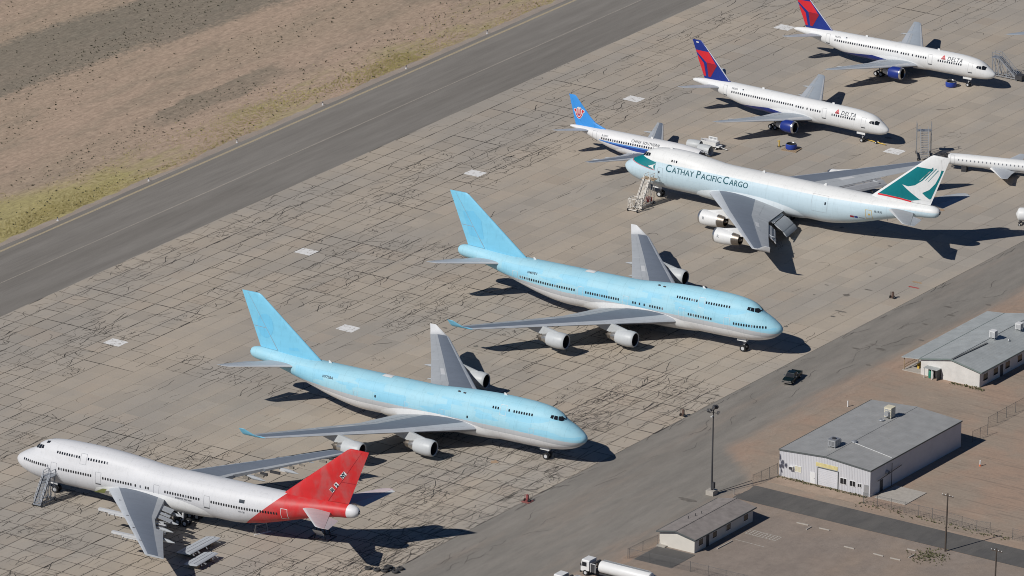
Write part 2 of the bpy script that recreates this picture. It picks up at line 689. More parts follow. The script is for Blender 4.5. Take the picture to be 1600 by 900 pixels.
for (u, v, k, d) in cells:
    if not in_view(u, v, 60):
        continue
    # clustered density
    hsh = math.sin(u * .13 + v * .31) + math.sin(u * .047 - v * .21 + 1.3) + math.sin(u * .021 + v * .11 + 4)
    dd = d * clamp(.6 + .42 * hsh, .08, 2.0)
    lam = dd * (4.2 if d < 1.2 else 6.5)
    n = int(lam) + (1 if rng.random() < lam - int(lam) else 0)
    for _ in range(n):
        r = rng.random()
        su, sv = u + rng.uniform(-.5, .5) * SU, v + rng.uniform(-.5, .5) * SV
        w_ = rng.choice((.04, .05, .065, .08, .12)) * rng.uniform(.85, 1.15)
        if r < .62:
            ang = rng.choice((0, PI)) + rng.gauss(0, .12)
            p_ = wander(su, sv, ang, rng.uniform(1.2, 6.0), .35, pull=round(ang / PI) * PI)
        elif r < .82:
            p_ = wander(su, sv, rng.uniform(0, 2 * PI), rng.uniform(1.0, 4.0), .45)
        elif r < .93:
            ang = PI / 2 * rng.choice((1, -1))
            p_ = wander(su, sv, ang, rng.uniform(1.0, 3.7), .3, pull=ang)
        else:
            p_ = wander(su, sv, rng.uniform(0, 2 * PI), rng.uniform(2.5, 5.0), .12)
            a0 = rng.uniform(.10, .2)
            p_ = [(su + math.cos(q * .45) * (.5 + a0 * q), sv + math.sin(q * .45) * (.4 + .08 * q)) for q in range(10)]
        p_ = [(a, clamp(c, V0 + .05, VN - .05)) for a, c in p_]
        ribbon(ck, p_, w_, .012)
    if rng.random() < 0.10 * d * clamp(1 + .5 * hsh, .2, 2):
        for _ in range(rng.randint(10, 22)):
            ribbon(ck, [(a, clamp(c, V0 + .05, VN - .05)) for a, c in wander(u + rng.gauss(0, 1.5), v + rng.gauss(0, 1.0), rng.uniform(0, 2 * PI), rng.uniform(.5, 1.6), .5, .3)], rng.uniform(.05, .09), .0118)
    # opened joints
    if d > .5 and rng.random() < .28:
        e = rng.choice((-.5, .5))
        ribbon(ck, [(u - SU / 2 + q * SU / 5, v + e * SV + rng.gauss(0, .02)) for q in range(6)], rng.uniform(.12, .22), .0125)
    if d > .3 and rng.random() < .05:
        ribbon(ck, [(u + SU / 2 + rng.gauss(0, .03), min(v - SV / 2 + q * SV * 3 / 6, VN - .05)) for q in range(7)], rng.uniform(.12, .24), .013)
tag(ck.build('sealed_crack', M_CRACK, apron), kind='stuff')

# oil stains and scuffs, each with its own ragged outline
M_OIL = plain('oil_stain', (.15, .135, .115), .7, 0, .3, 1.5)
M_RUST = plain('rust_stain', (.36, .25, .16), .9, 0, .2, 1.5)


def blob(name, u, v, ru, rv, mat, parent, z=.016):
    b = MB()
    n = 18
    b.poly([P(u + math.cos(a * 2 * PI / n) * ru * rng.uniform(.55, 1.1), v + math.sin(a * 2 * PI / n) * rv * rng.uniform(.55, 1.1), z) for a in range(n)])
    return b.build(name, mat, parent)


for (u, v, ru, rv, m_) in ((24.9, 55.8, .35, 1.6, 0), (33.3, 52, .7, .7, 0), (38.2, 53.7, .3, .9, 0), (21.7, 56.1, .5, .5, 0), (47.1, 59, .5, 1.3, 1),
                           (30, 47, .3, .3, 0), (36, 46, .25, .5, 0), (52, 47, .4, .3, 0), (18, 43, .3, .4, 0), (12, 52, .4, .5, 0), (60, 52, .3, .5, 0), (45, 50, .25, .3, 0),
                           (-70, 31, .8, 1.2, 1), (-78, 48, 1.0, .8, 1), (5, 38, .4, .5, 0), (66, 31, .6, .5, 0), (74, 28, .4, .6, 0), (118, 10, .6, .8, 0),
                           (104, 22, .4, .6, 0), (92, 36, .5, .4, 1), (86, 41, .7, .8, 1), (-20, -8, .4, .5, 0), (-25, 2, .3, .6, 0), (-30, 12, .6, .5, 0),
                           (-118, 21, .5, 1.6, 0), (130, -25, .5, .4, 0), (148, -12, .5, .6, 0), (160, 2, .4, .6, 0), (-12, 27, .35, .6, 0), (-16, 21, .3, .5, 0), (62, 44, .3, .5, 0)):
    blob('stain', u, v, ru, rv, M_RUST if m_ else M_OIL, apron)
b = MB()
b.quad(P(44.0, 58.8, .017), P(44.5, 58.8, .017), P(44.6, 60.9, .017), P(44.1, 60.9, .017))
b.build('red_line', MT['redpaint'], apron)

# ---- near side: yard soil, service road, driveway, parking
b = MB()
n = 40
yard = tag(strip('yard_ground', M_YARD, -260, 330, VN + 4, 420, -.055, 0, 0, 10), kind='structure')


def road_edge(u):
    if u < -62:
        return 91.8
    if u < -46:
        return lerp(91.8, 80.5, (u + 62) / 16)
    return 80.5


road = tag(strip('service_road', M_ROAD, -260, 330, VN, road_edge, -.04, .05, .55, 1.0), kind='structure')
rc = MB()
for (v0, n_) in ((69.5, 36), (72.5, 26)):
    for q in range(n_):
        u = rng.uniform(-140, 120)
        ribbon(rc, wander(u, v0 + rng.gauss(0, .5) + .012 * u, rng.gauss(0, .1), rng.uniform(1.5, 7), .5, .5, pull=0), rng.uniform(.05, .11), -.022)
for q in range(40):
    ribbon(rc, wander(rng.uniform(-120, 100), rng.uniform(63.2, 64.2), 0, rng.uniform(1, 5), .4, .5, pull=0), rng.uniform(.06, .14), -.022)
tag(rc.build('road_crack', plain('road_crack_fill', (.10, .09, .08), .9, 0, .2, 1), road), kind='stuff')
for (u, v, ru, rv) in ((38.7, 70.5, .5, 1.0), (35, 73.4, .5, 1.1), (11.6, 72.5, .6, 1.2), (9.3, 68.5, .5, 1.0), (13, 70, .3, .9), (20, 76, .4, .7), (3, 75, .4, .6), (-74, 85.2, .8, 2.0), (44, 76, .4, .6), (28, 72, .3, .8)):
    blob('stain', u, v, ru, rv, M_OIL, road, -.020)
drive = tag(strip('driveway', M_DRIVE, -68.6, -61.3, 91.2, 190, -.02, .15, 0, .7), kind='structure')
park = tag(strip('parking_lot', M_PARK, -150, -68.7, 93.0, 190, -.045, .3, 0, 1.5), kind='structure')
b = MB()
b.box(-54.4, -47.3, 111.0, 117.2, -.05, .06, 0, lambda x, y, z: P(x, y, z))
tag(b.build('concrete_pad', MT['concblock']), kind='structure')
b = MB()
b.box(-103.2, -95.6, 93.2, 100.6, -.06, .0, 0, lambda x, y, z: P(x, y, z))
tag(b.build('asphalt_apron_pad', M_DRIVE), kind='structure')
b = MB()
b.box(-58.4, -54.9, 91.8, 110.4, -.06, -.02, 0, lambda x, y, z: P(x, y, z))
tag(b.build('warehouse_forecourt', plain('pale_forecourt_concrete', (.33, .25, .19), .9, 0, .2, .6)), kind='structure')


def line(u0, v0, u1, v1, w=.12, mat=None):
    b = MB()
    du, dv = u1 - u0, v1 - v0
    l = math.hypot(du, dv)
    a, c = -dv / l * w / 2, du / l * w / 2
    b.quad(P(u0 - a, v0 - c, -.022), P(u1 - a, v1 - c, -.022), P(u1 + a, v1 + c, -.022), P(u0 + a, v0 + c, -.022))
    return b.build('parking_line', mat or M_WLINE, park)


line(-82.0, 102, -79.9, 102)
line(-82.0, 108, -80.0, 108)
line(-82.0, 102, -82.0, 108)
line(-79.9, 102, -80.0, 108)
for q in range(1, 9):
    line(-82.0, 102 + q * .667, -79.95, 102 + q * .667, .16)
line(-85.4, 102.2, -85.6, 108)
WS = [(-91.1, 102.1, -86.5, 102.2, 'long pale kerb beside the small office wall'), (-72.6, 106.5, -72.5, 108.8, 'pale wheel stop by the driveway, nearest the small office'),
      (-74.5, 109.6, -72.9, 109.6, 'pale wheel stop lying askew between two others near the striped bay'), (-72.6, 111, -72.5, 113, 'pale wheel stop by the driveway, second from the small office'),
      (-77.6, 119, -77.6, 121, 'pale wheel stop in the middle of the parking lot'), (-77.6, 124.8, -77.7, 126.8, 'pale wheel stop, left one of the pair short of the weed patch'),
      (-77.7, 128.2, -77.6, 130.1, 'pale wheel stop, right one of the pair short of the weed patch'), (-72.4, 128.4, -72.4, 130.0, 'pale wheel stop between the driveway and the weed patch'),
      (-75.8, 130.7, -74.1, 130.7, 'pale wheel stop turned sideways at the edge of the weed patch')]
for (u0, v0, u1, v1, lb) in WS:
    b = MB()
    b.bar(P(u0, v0, .04), P(u1, v1, .04), .18, .16)
    tag(b.build('wheel_stop', MT['concblock']), lb, 'wheel stop', 'parking lot wheel stops')

# ---- vegetation: scrub dots and dry grass, uncountable
M_SCRUB = plain('scrub_leaves', (.085, .08, .05), .9, 0, .3, .3)
M_DRYG = plain('dry_grass', (.40, .345, .15), .9, 0, .3, .15)


def tuft(b, u, v, r, h, n, z=-.12):
    for q in range(n):
        a = rng.uniform(0, 2 * PI)
        c = rng.uniform(.2, 1) * r
        x, y, _ = P(u, v)
        ca, sa = math.cos(a), math.sin(a)
        w_ = r * .45
        b.add([(x + ca * c * .3 - sa * w_ * .6, y + sa * c * .3 + ca * w_ * .6, z), (x + ca * c * .3 + sa * w_ * .6, y + sa * c * .3 - ca * w_ * .6, z),
               (x + ca * c + sa * w_, y + sa * c - ca * w_, z + h * rng.uniform(.6, 1)), (x + ca * c - sa * w_, y + sa * c + ca * w_, z + h * rng.uniform(.6, 1))], [(0, 1, 2, 3)])


sb, gb = MB(), MB()
cnt = 0
while cnt < 2600:
    u, v = rng.uniform(-70, 260), rng.uniform(-215, -93.5)
    if not in_view(u, v, 15):
        continue
    f = math.sin(u * .05 + v * .23) + math.sin(u * .021 - v * .33 + 2) + math.sin(v * .12 + 1)
    if rng.random() > clamp(.35 + .3 * f, .05, 1):
        continue
    r = rng.choice((.07, .09, .11, .14, .2)) * rng.uniform(.8, 1.2)
    tuft(sb, u, v, r, r * 1.1, 5)
    cnt += 1
tag(sb.build('desert_scrub', M_SCRUB), 'small dark scrub tufts dotting the reddish desert', 'scrub', kind='stuff')
cnt = tries = 0
while cnt < 8500 and tries < 200000:
    tries += 1
    u = rng.uniform(-75, 190)
    v = -93.0 - abs(rng.gauss(0, 8.5 if u < -10 else 5.0))
    if not in_view(u, v, 15):
        continue
    f = math.sin(u * .11 + v * .3) + math.sin(u * .05 - v * .4 + 2)
    w0 = 1.1 if u < -10 else (.5 if u < 75 else .25)
    if 68 < u < 108 and v > -99:
        w0 = .8
    if rng.random() > clamp(w0 * (.5 + .35 * f)):
        continue
    tuft(gb, u, v, rng.uniform(.1, .22), rng.uniform(.08, .18), 3)
    cnt += 1
tag(gb.build('dry_grass', M_DRYG), 'yellow dry grass along the taxiway shoulder', 'grass', kind='stuff')
wb = MB()
M_WEED = plain('weeds', (.12, .12, .06), .9, 0, .3, .5)
for _ in range(700):
    e = rng.random()
    if e < .3:
        u, v = -55.3 + rng.gauss(0, .25), rng.uniform(92, 110)
    elif e < .55:
        u, v = -58.2 + rng.gauss(0, .8), rng.uniform(110, 140)
    elif e < .85:
        u, v = -73 + rng.gauss(0, 1.7), 133 + rng.gauss(0, 1.5)
    else:
        u, v = 3.6 + rng.gauss(0, .3), rng.uniform(92, 99)
    tuft(wb, u, v, rng.uniform(.1, .25), rng.uniform(.1, .3), 3, -.05)
tag(wb.build('weeds', M_WEED), 'low green weeds by the buildings and fences', 'weeds', kind='stuff')

# taxiway edge markers
mk = MB()
mk.lathe([(0, .16), (.06, .16), (.06, .07), (.35, .06), (.36, .09), (.5, .07), (.55, 0.001)], (0, 0, -.06), (0, 0, 1), 10, mis=[0, 0, 0, 1, 1, 1])
mkm = mk.mesh('edge_light', [MT['whitepaint'], MT['darksteel']])
labs = ['white taxiway edge light, first from the left of the photo', 'white taxiway edge light, second from the left of the photo', 'white taxiway edge light, third from the left of the photo',
        'white taxiway edge light, fourth from the left of the photo', 'white taxiway edge light, fifth from the left of the photo', 'white taxiway edge light nearest the top edge of the photo']
for q in range(6):
    o = link('edge_light', mkm)
    o.location = P(-17.2 + 29.2 * q, -91.5, 0)
    o.scale = (1.4, 1.4, 1.4)
    tag(o, labs[q], 'light', 'taxiway edge lights')
# ================================================================ BUILDINGS
def ribbed(name, col, period=.3, axis='v', rough=.5, amt=.06, bs=.9):
    t = NT(name, rough, .1, .4)
    w, u, v = uvw(t)
    x = v if axis == 'v' else u
    f = t.math('ABSOLUTE', t.math('SUBTRACT', t.math('FRACT', t.math('DIVIDE', x, period)), .5))
    c = t.vary(col, t.map(t.world(), scale=(1, 1, .3)), .5, amt, 4)
    sn = t.noise(t.map(t.world(), scale=(1, 1, .12)), 1.3, 5, .7)
    c = t.mix(t.math('MULTIPLY', t.smooth(sn, .56, .74), .4), c, (.24, .20, .165))
    t.col(c)
    t.bump(t.smooth(f, .1, .35), bs, .06)
    return t.mat


M_WALLP = ribbed('white_ribbed_cladding', (.58, .58, .60), .32)
M_ROOFG = ribbed('grey_metal_roof', (.32, .32, .312), .6, 'v', .6, .14, .12)
M_ROOFB = ribbed('pale_blue_grey_metal_roof', (.37, .39, .385), .6, 'v', .6, .16, .15)
M_ROOFT = plain('brown_grey_shingle_roof', (.235, .21, .195), .9, 0, .22, .9)
M_WALLW = plain('off_white_rendered_wall', (.58, .565, .535), .8, 0, .12, .7)
M_WALLC = plain('cream_wall', (.56, .53, .475), .8, 0, .06, .5)
M_TRIM = plain('dark_trim', (.09, .10, .10), .6, 0, .1, 1)
M_GTRIM = plain('green_grey_trim', (.16, .20, .19), .5, 0, .1, 1)
M_SIDING = plain('shade_toned_side_cladding', (.50, .50, .52), .7, 0, .08, .5)  # darker copy of the white cladding, shade put into the wall colour


def local(u0, v0):
    """mesh helper in a building frame: x along u, y along v"""
    return lambda x, y, z: P(u0 + x, v0 + y, z)


def gable(name, label, u0, u1, v0, v1, eave, ridge, vr, mats, over, wallthick=.2):
    """building with its gable facing -u; ridge runs along u at v = vr. returns empty + frame"""
    root = thing(name, label, 'building', P(u0, v0, -.08), AZ)
    # children are modelled in a frame x = u - u0, y = -(v - v0)
    wmat, rmat, tmat = mats[:3]
    L, Wd = u1 - u0, v1 - v0
    r = vr - v0
    z0 = .0

    def wall(nm, pts, m=wmat):
        b = MB()
        b.poly(pts)
        return b.build(nm, m, root)
    b = MB()
    b.poly([(0, 0, z0), (0, -Wd, z0), (0, -Wd, eave), (0, -r, ridge), (0, 0, eave)])
    b.poly([(.15, 0, z0), (.15, 0, eave), (.15, -r, ridge), (.15, -Wd, eave), (.15, -Wd, z0)])
    b.build('gable_wall', wmat, root)
    b = MB()
    b.poly([(L, 0, z0), (L, 0, eave), (L, -r, ridge), (L, -Wd, eave), (L, -Wd, z0)])
    b.build('back_wall', wmat, root)
    b = MB()
    b.quad((0, -.002, z0), (0, -.002, eave), (L, -.002, eave), (L, -.002, z0))
    b.build('side_wall', wmat, root)
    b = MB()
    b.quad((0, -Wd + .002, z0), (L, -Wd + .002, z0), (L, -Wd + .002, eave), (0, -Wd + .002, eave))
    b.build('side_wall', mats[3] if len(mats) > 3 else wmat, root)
    # two roof slopes with thickness and overhang
    og, ol, orr = over
    sl_l, sl_r = (ridge - eave) / r, (ridge - eave) / (Wd - r)
    th = .14
    for nm, ya, za, yb, zb_ in (('roof_slope', -r, ridge, ol, eave - sl_l * ol), ('roof_slope', -r, ridge, -Wd - orr, eave - sl_r * orr)):
        b = MB()
        t0 = .04
        vs = []
        for x in (-og, L + og):
            for (y, z) in ((ya, za), (yb, zb_)):
                vs += [(x, y, z + t0), (x, y, z + t0 + th)]
        b.add(vs, [(1, 3, 7, 5), (0, 4, 6, 2), (0, 2, 3, 1), (4, 5, 7, 6), (2, 6, 7, 3), (0, 1, 5, 4)])
        ro = b.build(nm, rmat, root)
        b = MB()
        b.box(-og - .05, -og - .003, min(ya, yb), max(ya, yb), 0, .01)
        b = MB()
        b.bar((-og - .03, ya, za + t0 + th / 2 + .01), (-og - .03, yb, zb_ + t0 + th / 2 + .01), .06, th + .1)
        b.build('barge_board', tmat, root)
        b = MB()
        b.bar((-og, yb, zb_ + t0 + th / 2), (L + og, yb, zb_ + t0 + th / 2), .1, th + .08)
        b.build('gutter', tmat, root)
    b = MB()
    b.bar((-og, -r, ridge + .2), (L + og, -r, ridge + .2), .35, .05)
    b.build('ridge_cap', rmat, root)
    return root


def gable_opening(root, nm, y0, y1, z0, z1, mat, d=.05, x=0.0, frame=None, fm=None):
    """y = distance from the left wall edge on the gable"""
    b = MB()
    b.box(x - d, x + .02, -y1, -y0, z0, z1)
    o = b.build(nm, mat, root)
    if frame:
        b = MB()
        f = .08
        for (a0, a1, c0, c1) in ((y0 - f, y0, z0 - f, z1 + f), (y1, y1 + f, z0 - f, z1 + f), (y0, y1, z1, z1 + f), (y0, y1, z0 - f, z0)):
            b.box(x - d - .03, x, -a1, -a0, c0, c1)
        mid = (y0 + y1) / 2
        b.box(x - d - .025, x, -mid - .03, -mid + .03, z0, z1)
        b.build('window_frame', fm or MT['whitepaint'], o)
    return o


def side_opening(root, nm, Wd, x0, x1, z0, z1, mat, frame=True):
    """opening on the wall at y = -Wd"""
    b = MB()
    b.box(x0, x1, -Wd - .05, -Wd + .02, z0, z1)
    o = b.build(nm, mat, root)
    if frame:
        b = MB()
        f = .08
        for (a0, a1, c0, c1) in ((x0 - f, x0, z0 - f, z1 + f), (x1, x1 + f, z0 - f, z1 + f), (x0, x1, z1, z1 + f), (x0, x1, z0 - f, z0)):
            b.box(a0, a1, -Wd - .08, -Wd, c0, c1)
        b.build('window_frame', MT['whitepaint'], o)
    return o


# warehouse
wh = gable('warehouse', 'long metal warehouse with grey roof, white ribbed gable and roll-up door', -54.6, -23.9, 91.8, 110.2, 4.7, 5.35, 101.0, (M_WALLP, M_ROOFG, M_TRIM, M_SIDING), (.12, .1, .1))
M_ROLL = ribbed('roll_door_slats', (.60, .60, .62), 50, 'v')
rd = gable_opening(wh, 'roll_up_door', 7.9, 11.9, .05, 3.2, M_ROLL, .04)
for q in range(10):
    b = MB()
    b.box(-.075, -.035, -11.88, -7.92, .1 + q * .31, .1 + q * .31 + .27)
    b.build('door_slat', M_ROLL, rd)
b = MB()
b.box(-.12, .0, -7.9, -7.78, .05, 3.3)
b.box(-.12, .0, -12.02, -11.9, .05, 3.3)
b.box(-.12, .0, -11.9, -7.9, 3.2, 3.32)
b.build('door_frame', M_TRIM, rd)
b = MB()
b.box(-.06, -.004, -11.8, -7.4, 3.42, 4.12)
b.build('sign_board', plain('bleached_yellow_board', (.58, .50, .24), .8, 0, .2, 2), wh)
pd = gable_opening(wh, 'side_door', 6.3, 7.3, .05, 2.1, MT['whitepaint'], .05)
b = MB()
b.box(-.09, -.05, -7.2, -7.1, 1.0, 1.1)
b.build('door_handle', MT['darksteel'], pd)
gable_opening(wh, 'window', 3.2, 4.4, 1.5, 2.5, plain('boarded_window', (.52, .49, .36), .8, 0, .2, 2), .04, 0, True)
gable_opening(wh, 'window', 12.4, 13.6, 1.25, 2.3, MT['glass'], .04, 0, True)
gable_opening(wh, 'window', 14.3, 15.4, 1.25, 2.2, MT['glass'], .04, 0, True)
gable_opening(wh, 'window', 15.9, 16.6, 1.4, 2.0, MT['glass'], .04, 0, True)
gable_opening(wh, 'side_door', 17.2, 18.1, .05, 2.1, MT['steel'], .05)
b = MB()
b.box(-.55, -.02, -3.0, -2.2, 1.75, 2.35)
b.box(-.58, -.55, -2.95, -2.25, 1.8, 2.3, 1)
tag(b.build('window_air_conditioner', [MT['whitepaint'], MT['darksteel']], wh), None)
side_opening(wh, 'side_door', 18.4, 3.2, 4.2, .05, 2.1, MT['darksteel'], False)
b = MB()
b.tube((2.0, -18.7, 2.4), (10.0, -18.7, 3.0), .06)
b.tube((6.6, -18.75, .2), (6.6, -18.75, 4.4), .06)
b.build('wall_pipe', MT['darksteel'], wh)
b = MB()
b.lathe([(0, .32), (.3, .38), (.5, .38)], (5.4, -18.9, 3.0), (0, 1, 0), 14)
b.build('wall_vent', MT['steel'], wh)


def evap_cooler(name, label, u, v, z, size, mat, louvre=True):
    root = thing(name, label, 'cooler', P(u, v, z), AZ)
    w, d, h = size
    b = MB()
    b.box(-w / 2, w / 2, -d / 2, d / 2, .18, .18 + h)
    body = b.build('housing', mat, root)
    b = MB()
    b.box(-w / 2 - .05, w / 2 + .05, -d / 2 - .05, d / 2 + .05, .18 + h, .25 + h)
    b.build('lid', mat, root)
    for (x, y) in ((-w / 2 + .08, -d / 2 + .08), (w / 2 - .08, -d / 2 + .08), (-w / 2 + .08, d / 2 - .08), (w / 2 - .08, d / 2 - .08)):
        b = MB()
        b.box(x - .05, x + .05, y - .05, y + .05, -.25, .18)
        b.build('foot', MT['steel'], root)
    for q in range(5):
        b = MB()
        zz = .3 + q * (h - .2) / 5
        b.box(-w / 2 - .04, -w / 2 - .003, -d / 2 + .1, d / 2 - .1, zz, zz + (h - .2) / 5 * .55)
        b.box(-w / 2 + .1, w / 2 - .1, -d / 2 - .04, -d / 2 - .003, zz, zz + (h - .2) / 5 * .55)
        b.build('louvre', MT['steel'], body)
    return root


def roof_z(v, v0, v1, vr, eave, ridge):
    return (lerp(eave, ridge, (v - v0) / (vr - v0)) if v < vr else lerp(ridge, eave, (v - vr) / (v1 - vr))) + .1


wz_ = lambda v: roof_z(v, 91.8, 110.2, 101.0, 4.7, 5.35)
# big package unit at the front, with duct
r0 = evap_cooler('rooftop_unit', 'grey box air conditioner near the front of the grey warehouse roof', -49.4, 99.6, wz_(99.6) + .1, (1.7, 1.5, 1.15), MT['steel'])
b = MB()
b.box(.85, 1.9, -.35, .35, .25, .85)
b.build('duct', MT['steel'], r0)
b = MB()
b.box(-.86, -.83, -.5, .5, .35, 1.15)
b.build('grille', MT['darksteel'], r0)
b = MB()
b.lathe([(0, .35), (.12, .4), (.12, .01)], (0, 0, 1.4), (0, 0, 1), 16)
b.build('fan_guard', MT['darksteel'], r0)
r1 = evap_cooler('rooftop_unit', 'cream swamp cooler with round fan toward the back of the warehouse roof', -31.2, 99.9, wz_(99.9) + .1, (1.5, 1.4, 1.7), plain('cream_housing', (.62, .57, .43), .6, 0, .06, 1))
b = MB()
b.lathe([(0, .55), (.25, .5), (.5, .45), (.5, .02)], (-.75, 0, .9), (-1, 0, 0), 18)
b.build('blower', MT['steel'], r1)


def roof_vent(label, u, v, z, r=.35):
    b = MB()
    b.lathe([(-.3, r * .5), (.1, r * .5), (.1, r), (.28, r * .9), (.4, r * .4), (.42, .01)], P(u, v, z), (0, 0, 1), 14)
    tag(b.build('roof_vent', MT['steel'], None, True), label, 'vent')


roof_vent('round turbine vent behind the grey box air conditioner on the warehouse roof', -45.6, 101.4, wz_(101.4), .55)
roof_vent('round vent in front of the cream swamp cooler on the warehouse roof', -33.4, 99.6, wz_(99.6), .55)
b = MB()
b.bar(P(-46.0, 101.8, wz_(101.8) + .1), P(-47.2, 110.0, wz_(110.0) + .1), .12, .06)
tag(b.build('roof_conduit', MT['whitepaint']), 'pale conduit running across the warehouse roof to its right eave', 'pipe')

# long office at the right edge with porch
b1 = gable('long_building', 'long building with pale blue-grey metal roof and porch at the right edge', 4.3, 34.0, 85.2, 97.4, 2.95, 4.15, 91.4, (M_WALLW, M_ROOFB, M_GTRIM), (.35, .15, .55))
# porch roof continues over the left side
b = MB()
sl_ = (4.15 - 2.95) / 6.2
vs = []
for x in (-.35, 30.05):
    for (y, z) in ((.12, 2.95 - sl_ * .12 + .02), (3.9, 2.55)):
        vs += [(x, y, z), (x, y, z + .14)]
b.add(vs, [(1, 3, 7, 5), (0, 4, 6, 2), (0, 2, 3, 1), (4, 5, 7, 6), (2, 6, 7, 3), (0, 1, 5, 4)])
b.build('porch_roof', M_ROOFB, b1)
for q in range(7):
    b = MB()
    x = .3 + q * 4.8
    b.box(x - .07, x + .07, 3.55, 3.69, 0, 2.56)
    b.build('porch_post', MT['wood'], b1)
b = MB()
b.box(0, 29.7, .003, 3.9, -.02, .14)
b.build('porch_floor', MT['concblock'], b1)
for q in range(2):
    b = MB()
    b.box(.3, 4.8, 3.58, 3.66, .55 + q * .45, .63 + q * .45)
    b.build('porch_rail', MT['wood'], b1)
b = MB()
b.box(2.0, 4.5, 1.6, 1.9, .14, .6)
b.box(2.0, 4.5, 1.9, 2.0, .6, 1.0)
tag(b.build('porch_bench', MT['yellow'], b1), None)
# lean-to with gas bottles on the gable
for nm, args in (('lean_to_roof', (-1.45, 0, -4.25, -1.35, 1.95, 2.05)), ('lean_to_wall', (-1.35, -.01, -4.2, -4.1, 0, 1.95)), ('lean_to_post', (-1.35, -1.23, -1.55, -1.43, 0, 1.95)), ('lean_to_post', (-1.35, -1.23, -3.1, -2.98, 0, 1.95))):
    b = MB()
    x0, x1, y0, y1, z0, z1 = args
    b.box(x0, x1, y0, y1, z0, z1)
    b.build(nm, M_ROOFB if 'roof' in nm else (M_WALLW if 'post' in nm else MT['darksteel']), b1)
b = MB()
b.box(-.06, -.005, -2.95, -1.6, 0, 1.9)
b.build('dark_doorway', MT['darksteel'], b1)
for q, (x, y, m_) in enumerate(((-.75, -2.35, plain('green_cylinder_paint', (.02, .20, .13), .5, 0, .1, 2)), (-.7, -2.85, MT['whitepaint']))):
    pw = b1.matrix_world
    u, v = 4.3 + x, 85.2 - y
    b = MB()
    b.lathe([(0, .26), (1.25, .26), (1.4, .18), (1.46, .07), (1.6, .07), (1.6, .01)], P(u, v, 0), (0, 0, 1), 14)
    tag(b.build('gas_cylinder', m_, None, True), ('green' if q == 0 else 'white') + ' gas cylinder under the lean-to of the long building', 'gas cylinder')
for q, x in enumerate((1.2, 4.8, 9.0, 13.4, 18, 23, 26.5)):
    side_opening(b1, 'window', 12.2, x, x + 1.6, .9, 2.2, MT['glass'])
side_opening(b1, 'side_door', 12.2, 7.3, 8.3, .05, 2.15, MT['darksteel'], False)
z1 = lambda v: roof_z(v, 85.2, 97.4, 91.4, 2.95, 4.15)
evap_cooler('swamp_cooler', 'white swamp cooler nearer the porch gable on the blue-grey roof', 18.2, 92.0, z1(92.0) + .2, (1.1, 1.1, 1.15), MT['whitepaint'])
evap_cooler('swamp_cooler', 'white swamp cooler farther back on the blue-grey roof', 25.4, 93.2, z1(93.2) + .2, (1.1, 1.1, 1.0), MT['whitepaint'])
for (u, v, lb) in ((21.8, 90.0, 'small roof vent left of the two white swamp coolers'), (19.8, 94.3, 'small roof vent to the right of the nearer swamp cooler'), (23.3, 95.7, 'small roof vent near the right eave of the blue-grey roof')):
    roof_vent(lb, u, v, z1(v), .22)
b = MB()
b.bar(P(4.1, 91.75, z1(91.75) + .10), P(15.5, 92.3, z1(92.3) + .10), .34, .06)
tag(b.build('roof_seam_patch', plain('tar_patch', (.11, .115, .115), .8, 0, .1, 1)), 'dark seam patch along the ridge of the blue-grey roof', 'seam')

# small office
of = gable('small_office', 'small cream office with brown-grey gable roof beside the driveway', -95.0, -76.4, 93.0, 100.0, 2.5, 3.2, 96.3, (M_WALLC, M_ROOFT, M_TRIM), (.45, .4, .45))
for x in (1.2, 5.6, 10.0, 15.6):
    side_opening(of, 'window', 7.0, x, x + 1.4, .95, 2.05, MT['glass'])
side_opening(of, 'front_door', 7.0, 3.7, 4.6, .05, 2.1, MT['darksteel'], False)
b = MB()
b.box(-.9, -.02, -1.6, .1, 0, .25)
b.build('door_step', MT['concblock'], of)
zo = lambda v: roof_z(v, 93.0, 100.0, 96.3, 2.5, 3.2)
for q, (u, v) in enumerate(((-88.2, 94.4), (-86.6, 94.8), (-85.2, 95.2))):
    b = MB()
    b.tube(P(u, v, zo(v)), P(u, v, zo(v) + .45), .07, .07, 8)
    tag(b.build('vent_pipe', MT['darksteel']), ('nearest', 'middle', 'farthest')[q] + ' of three dark vent pipes on the small office roof', 'vent pipe')

# ================================================================ FENCES, MAST, POLES
M_CHAIN = plain('chain_link_wire', (.13, .13, .13), .7, .2, .1, 1)


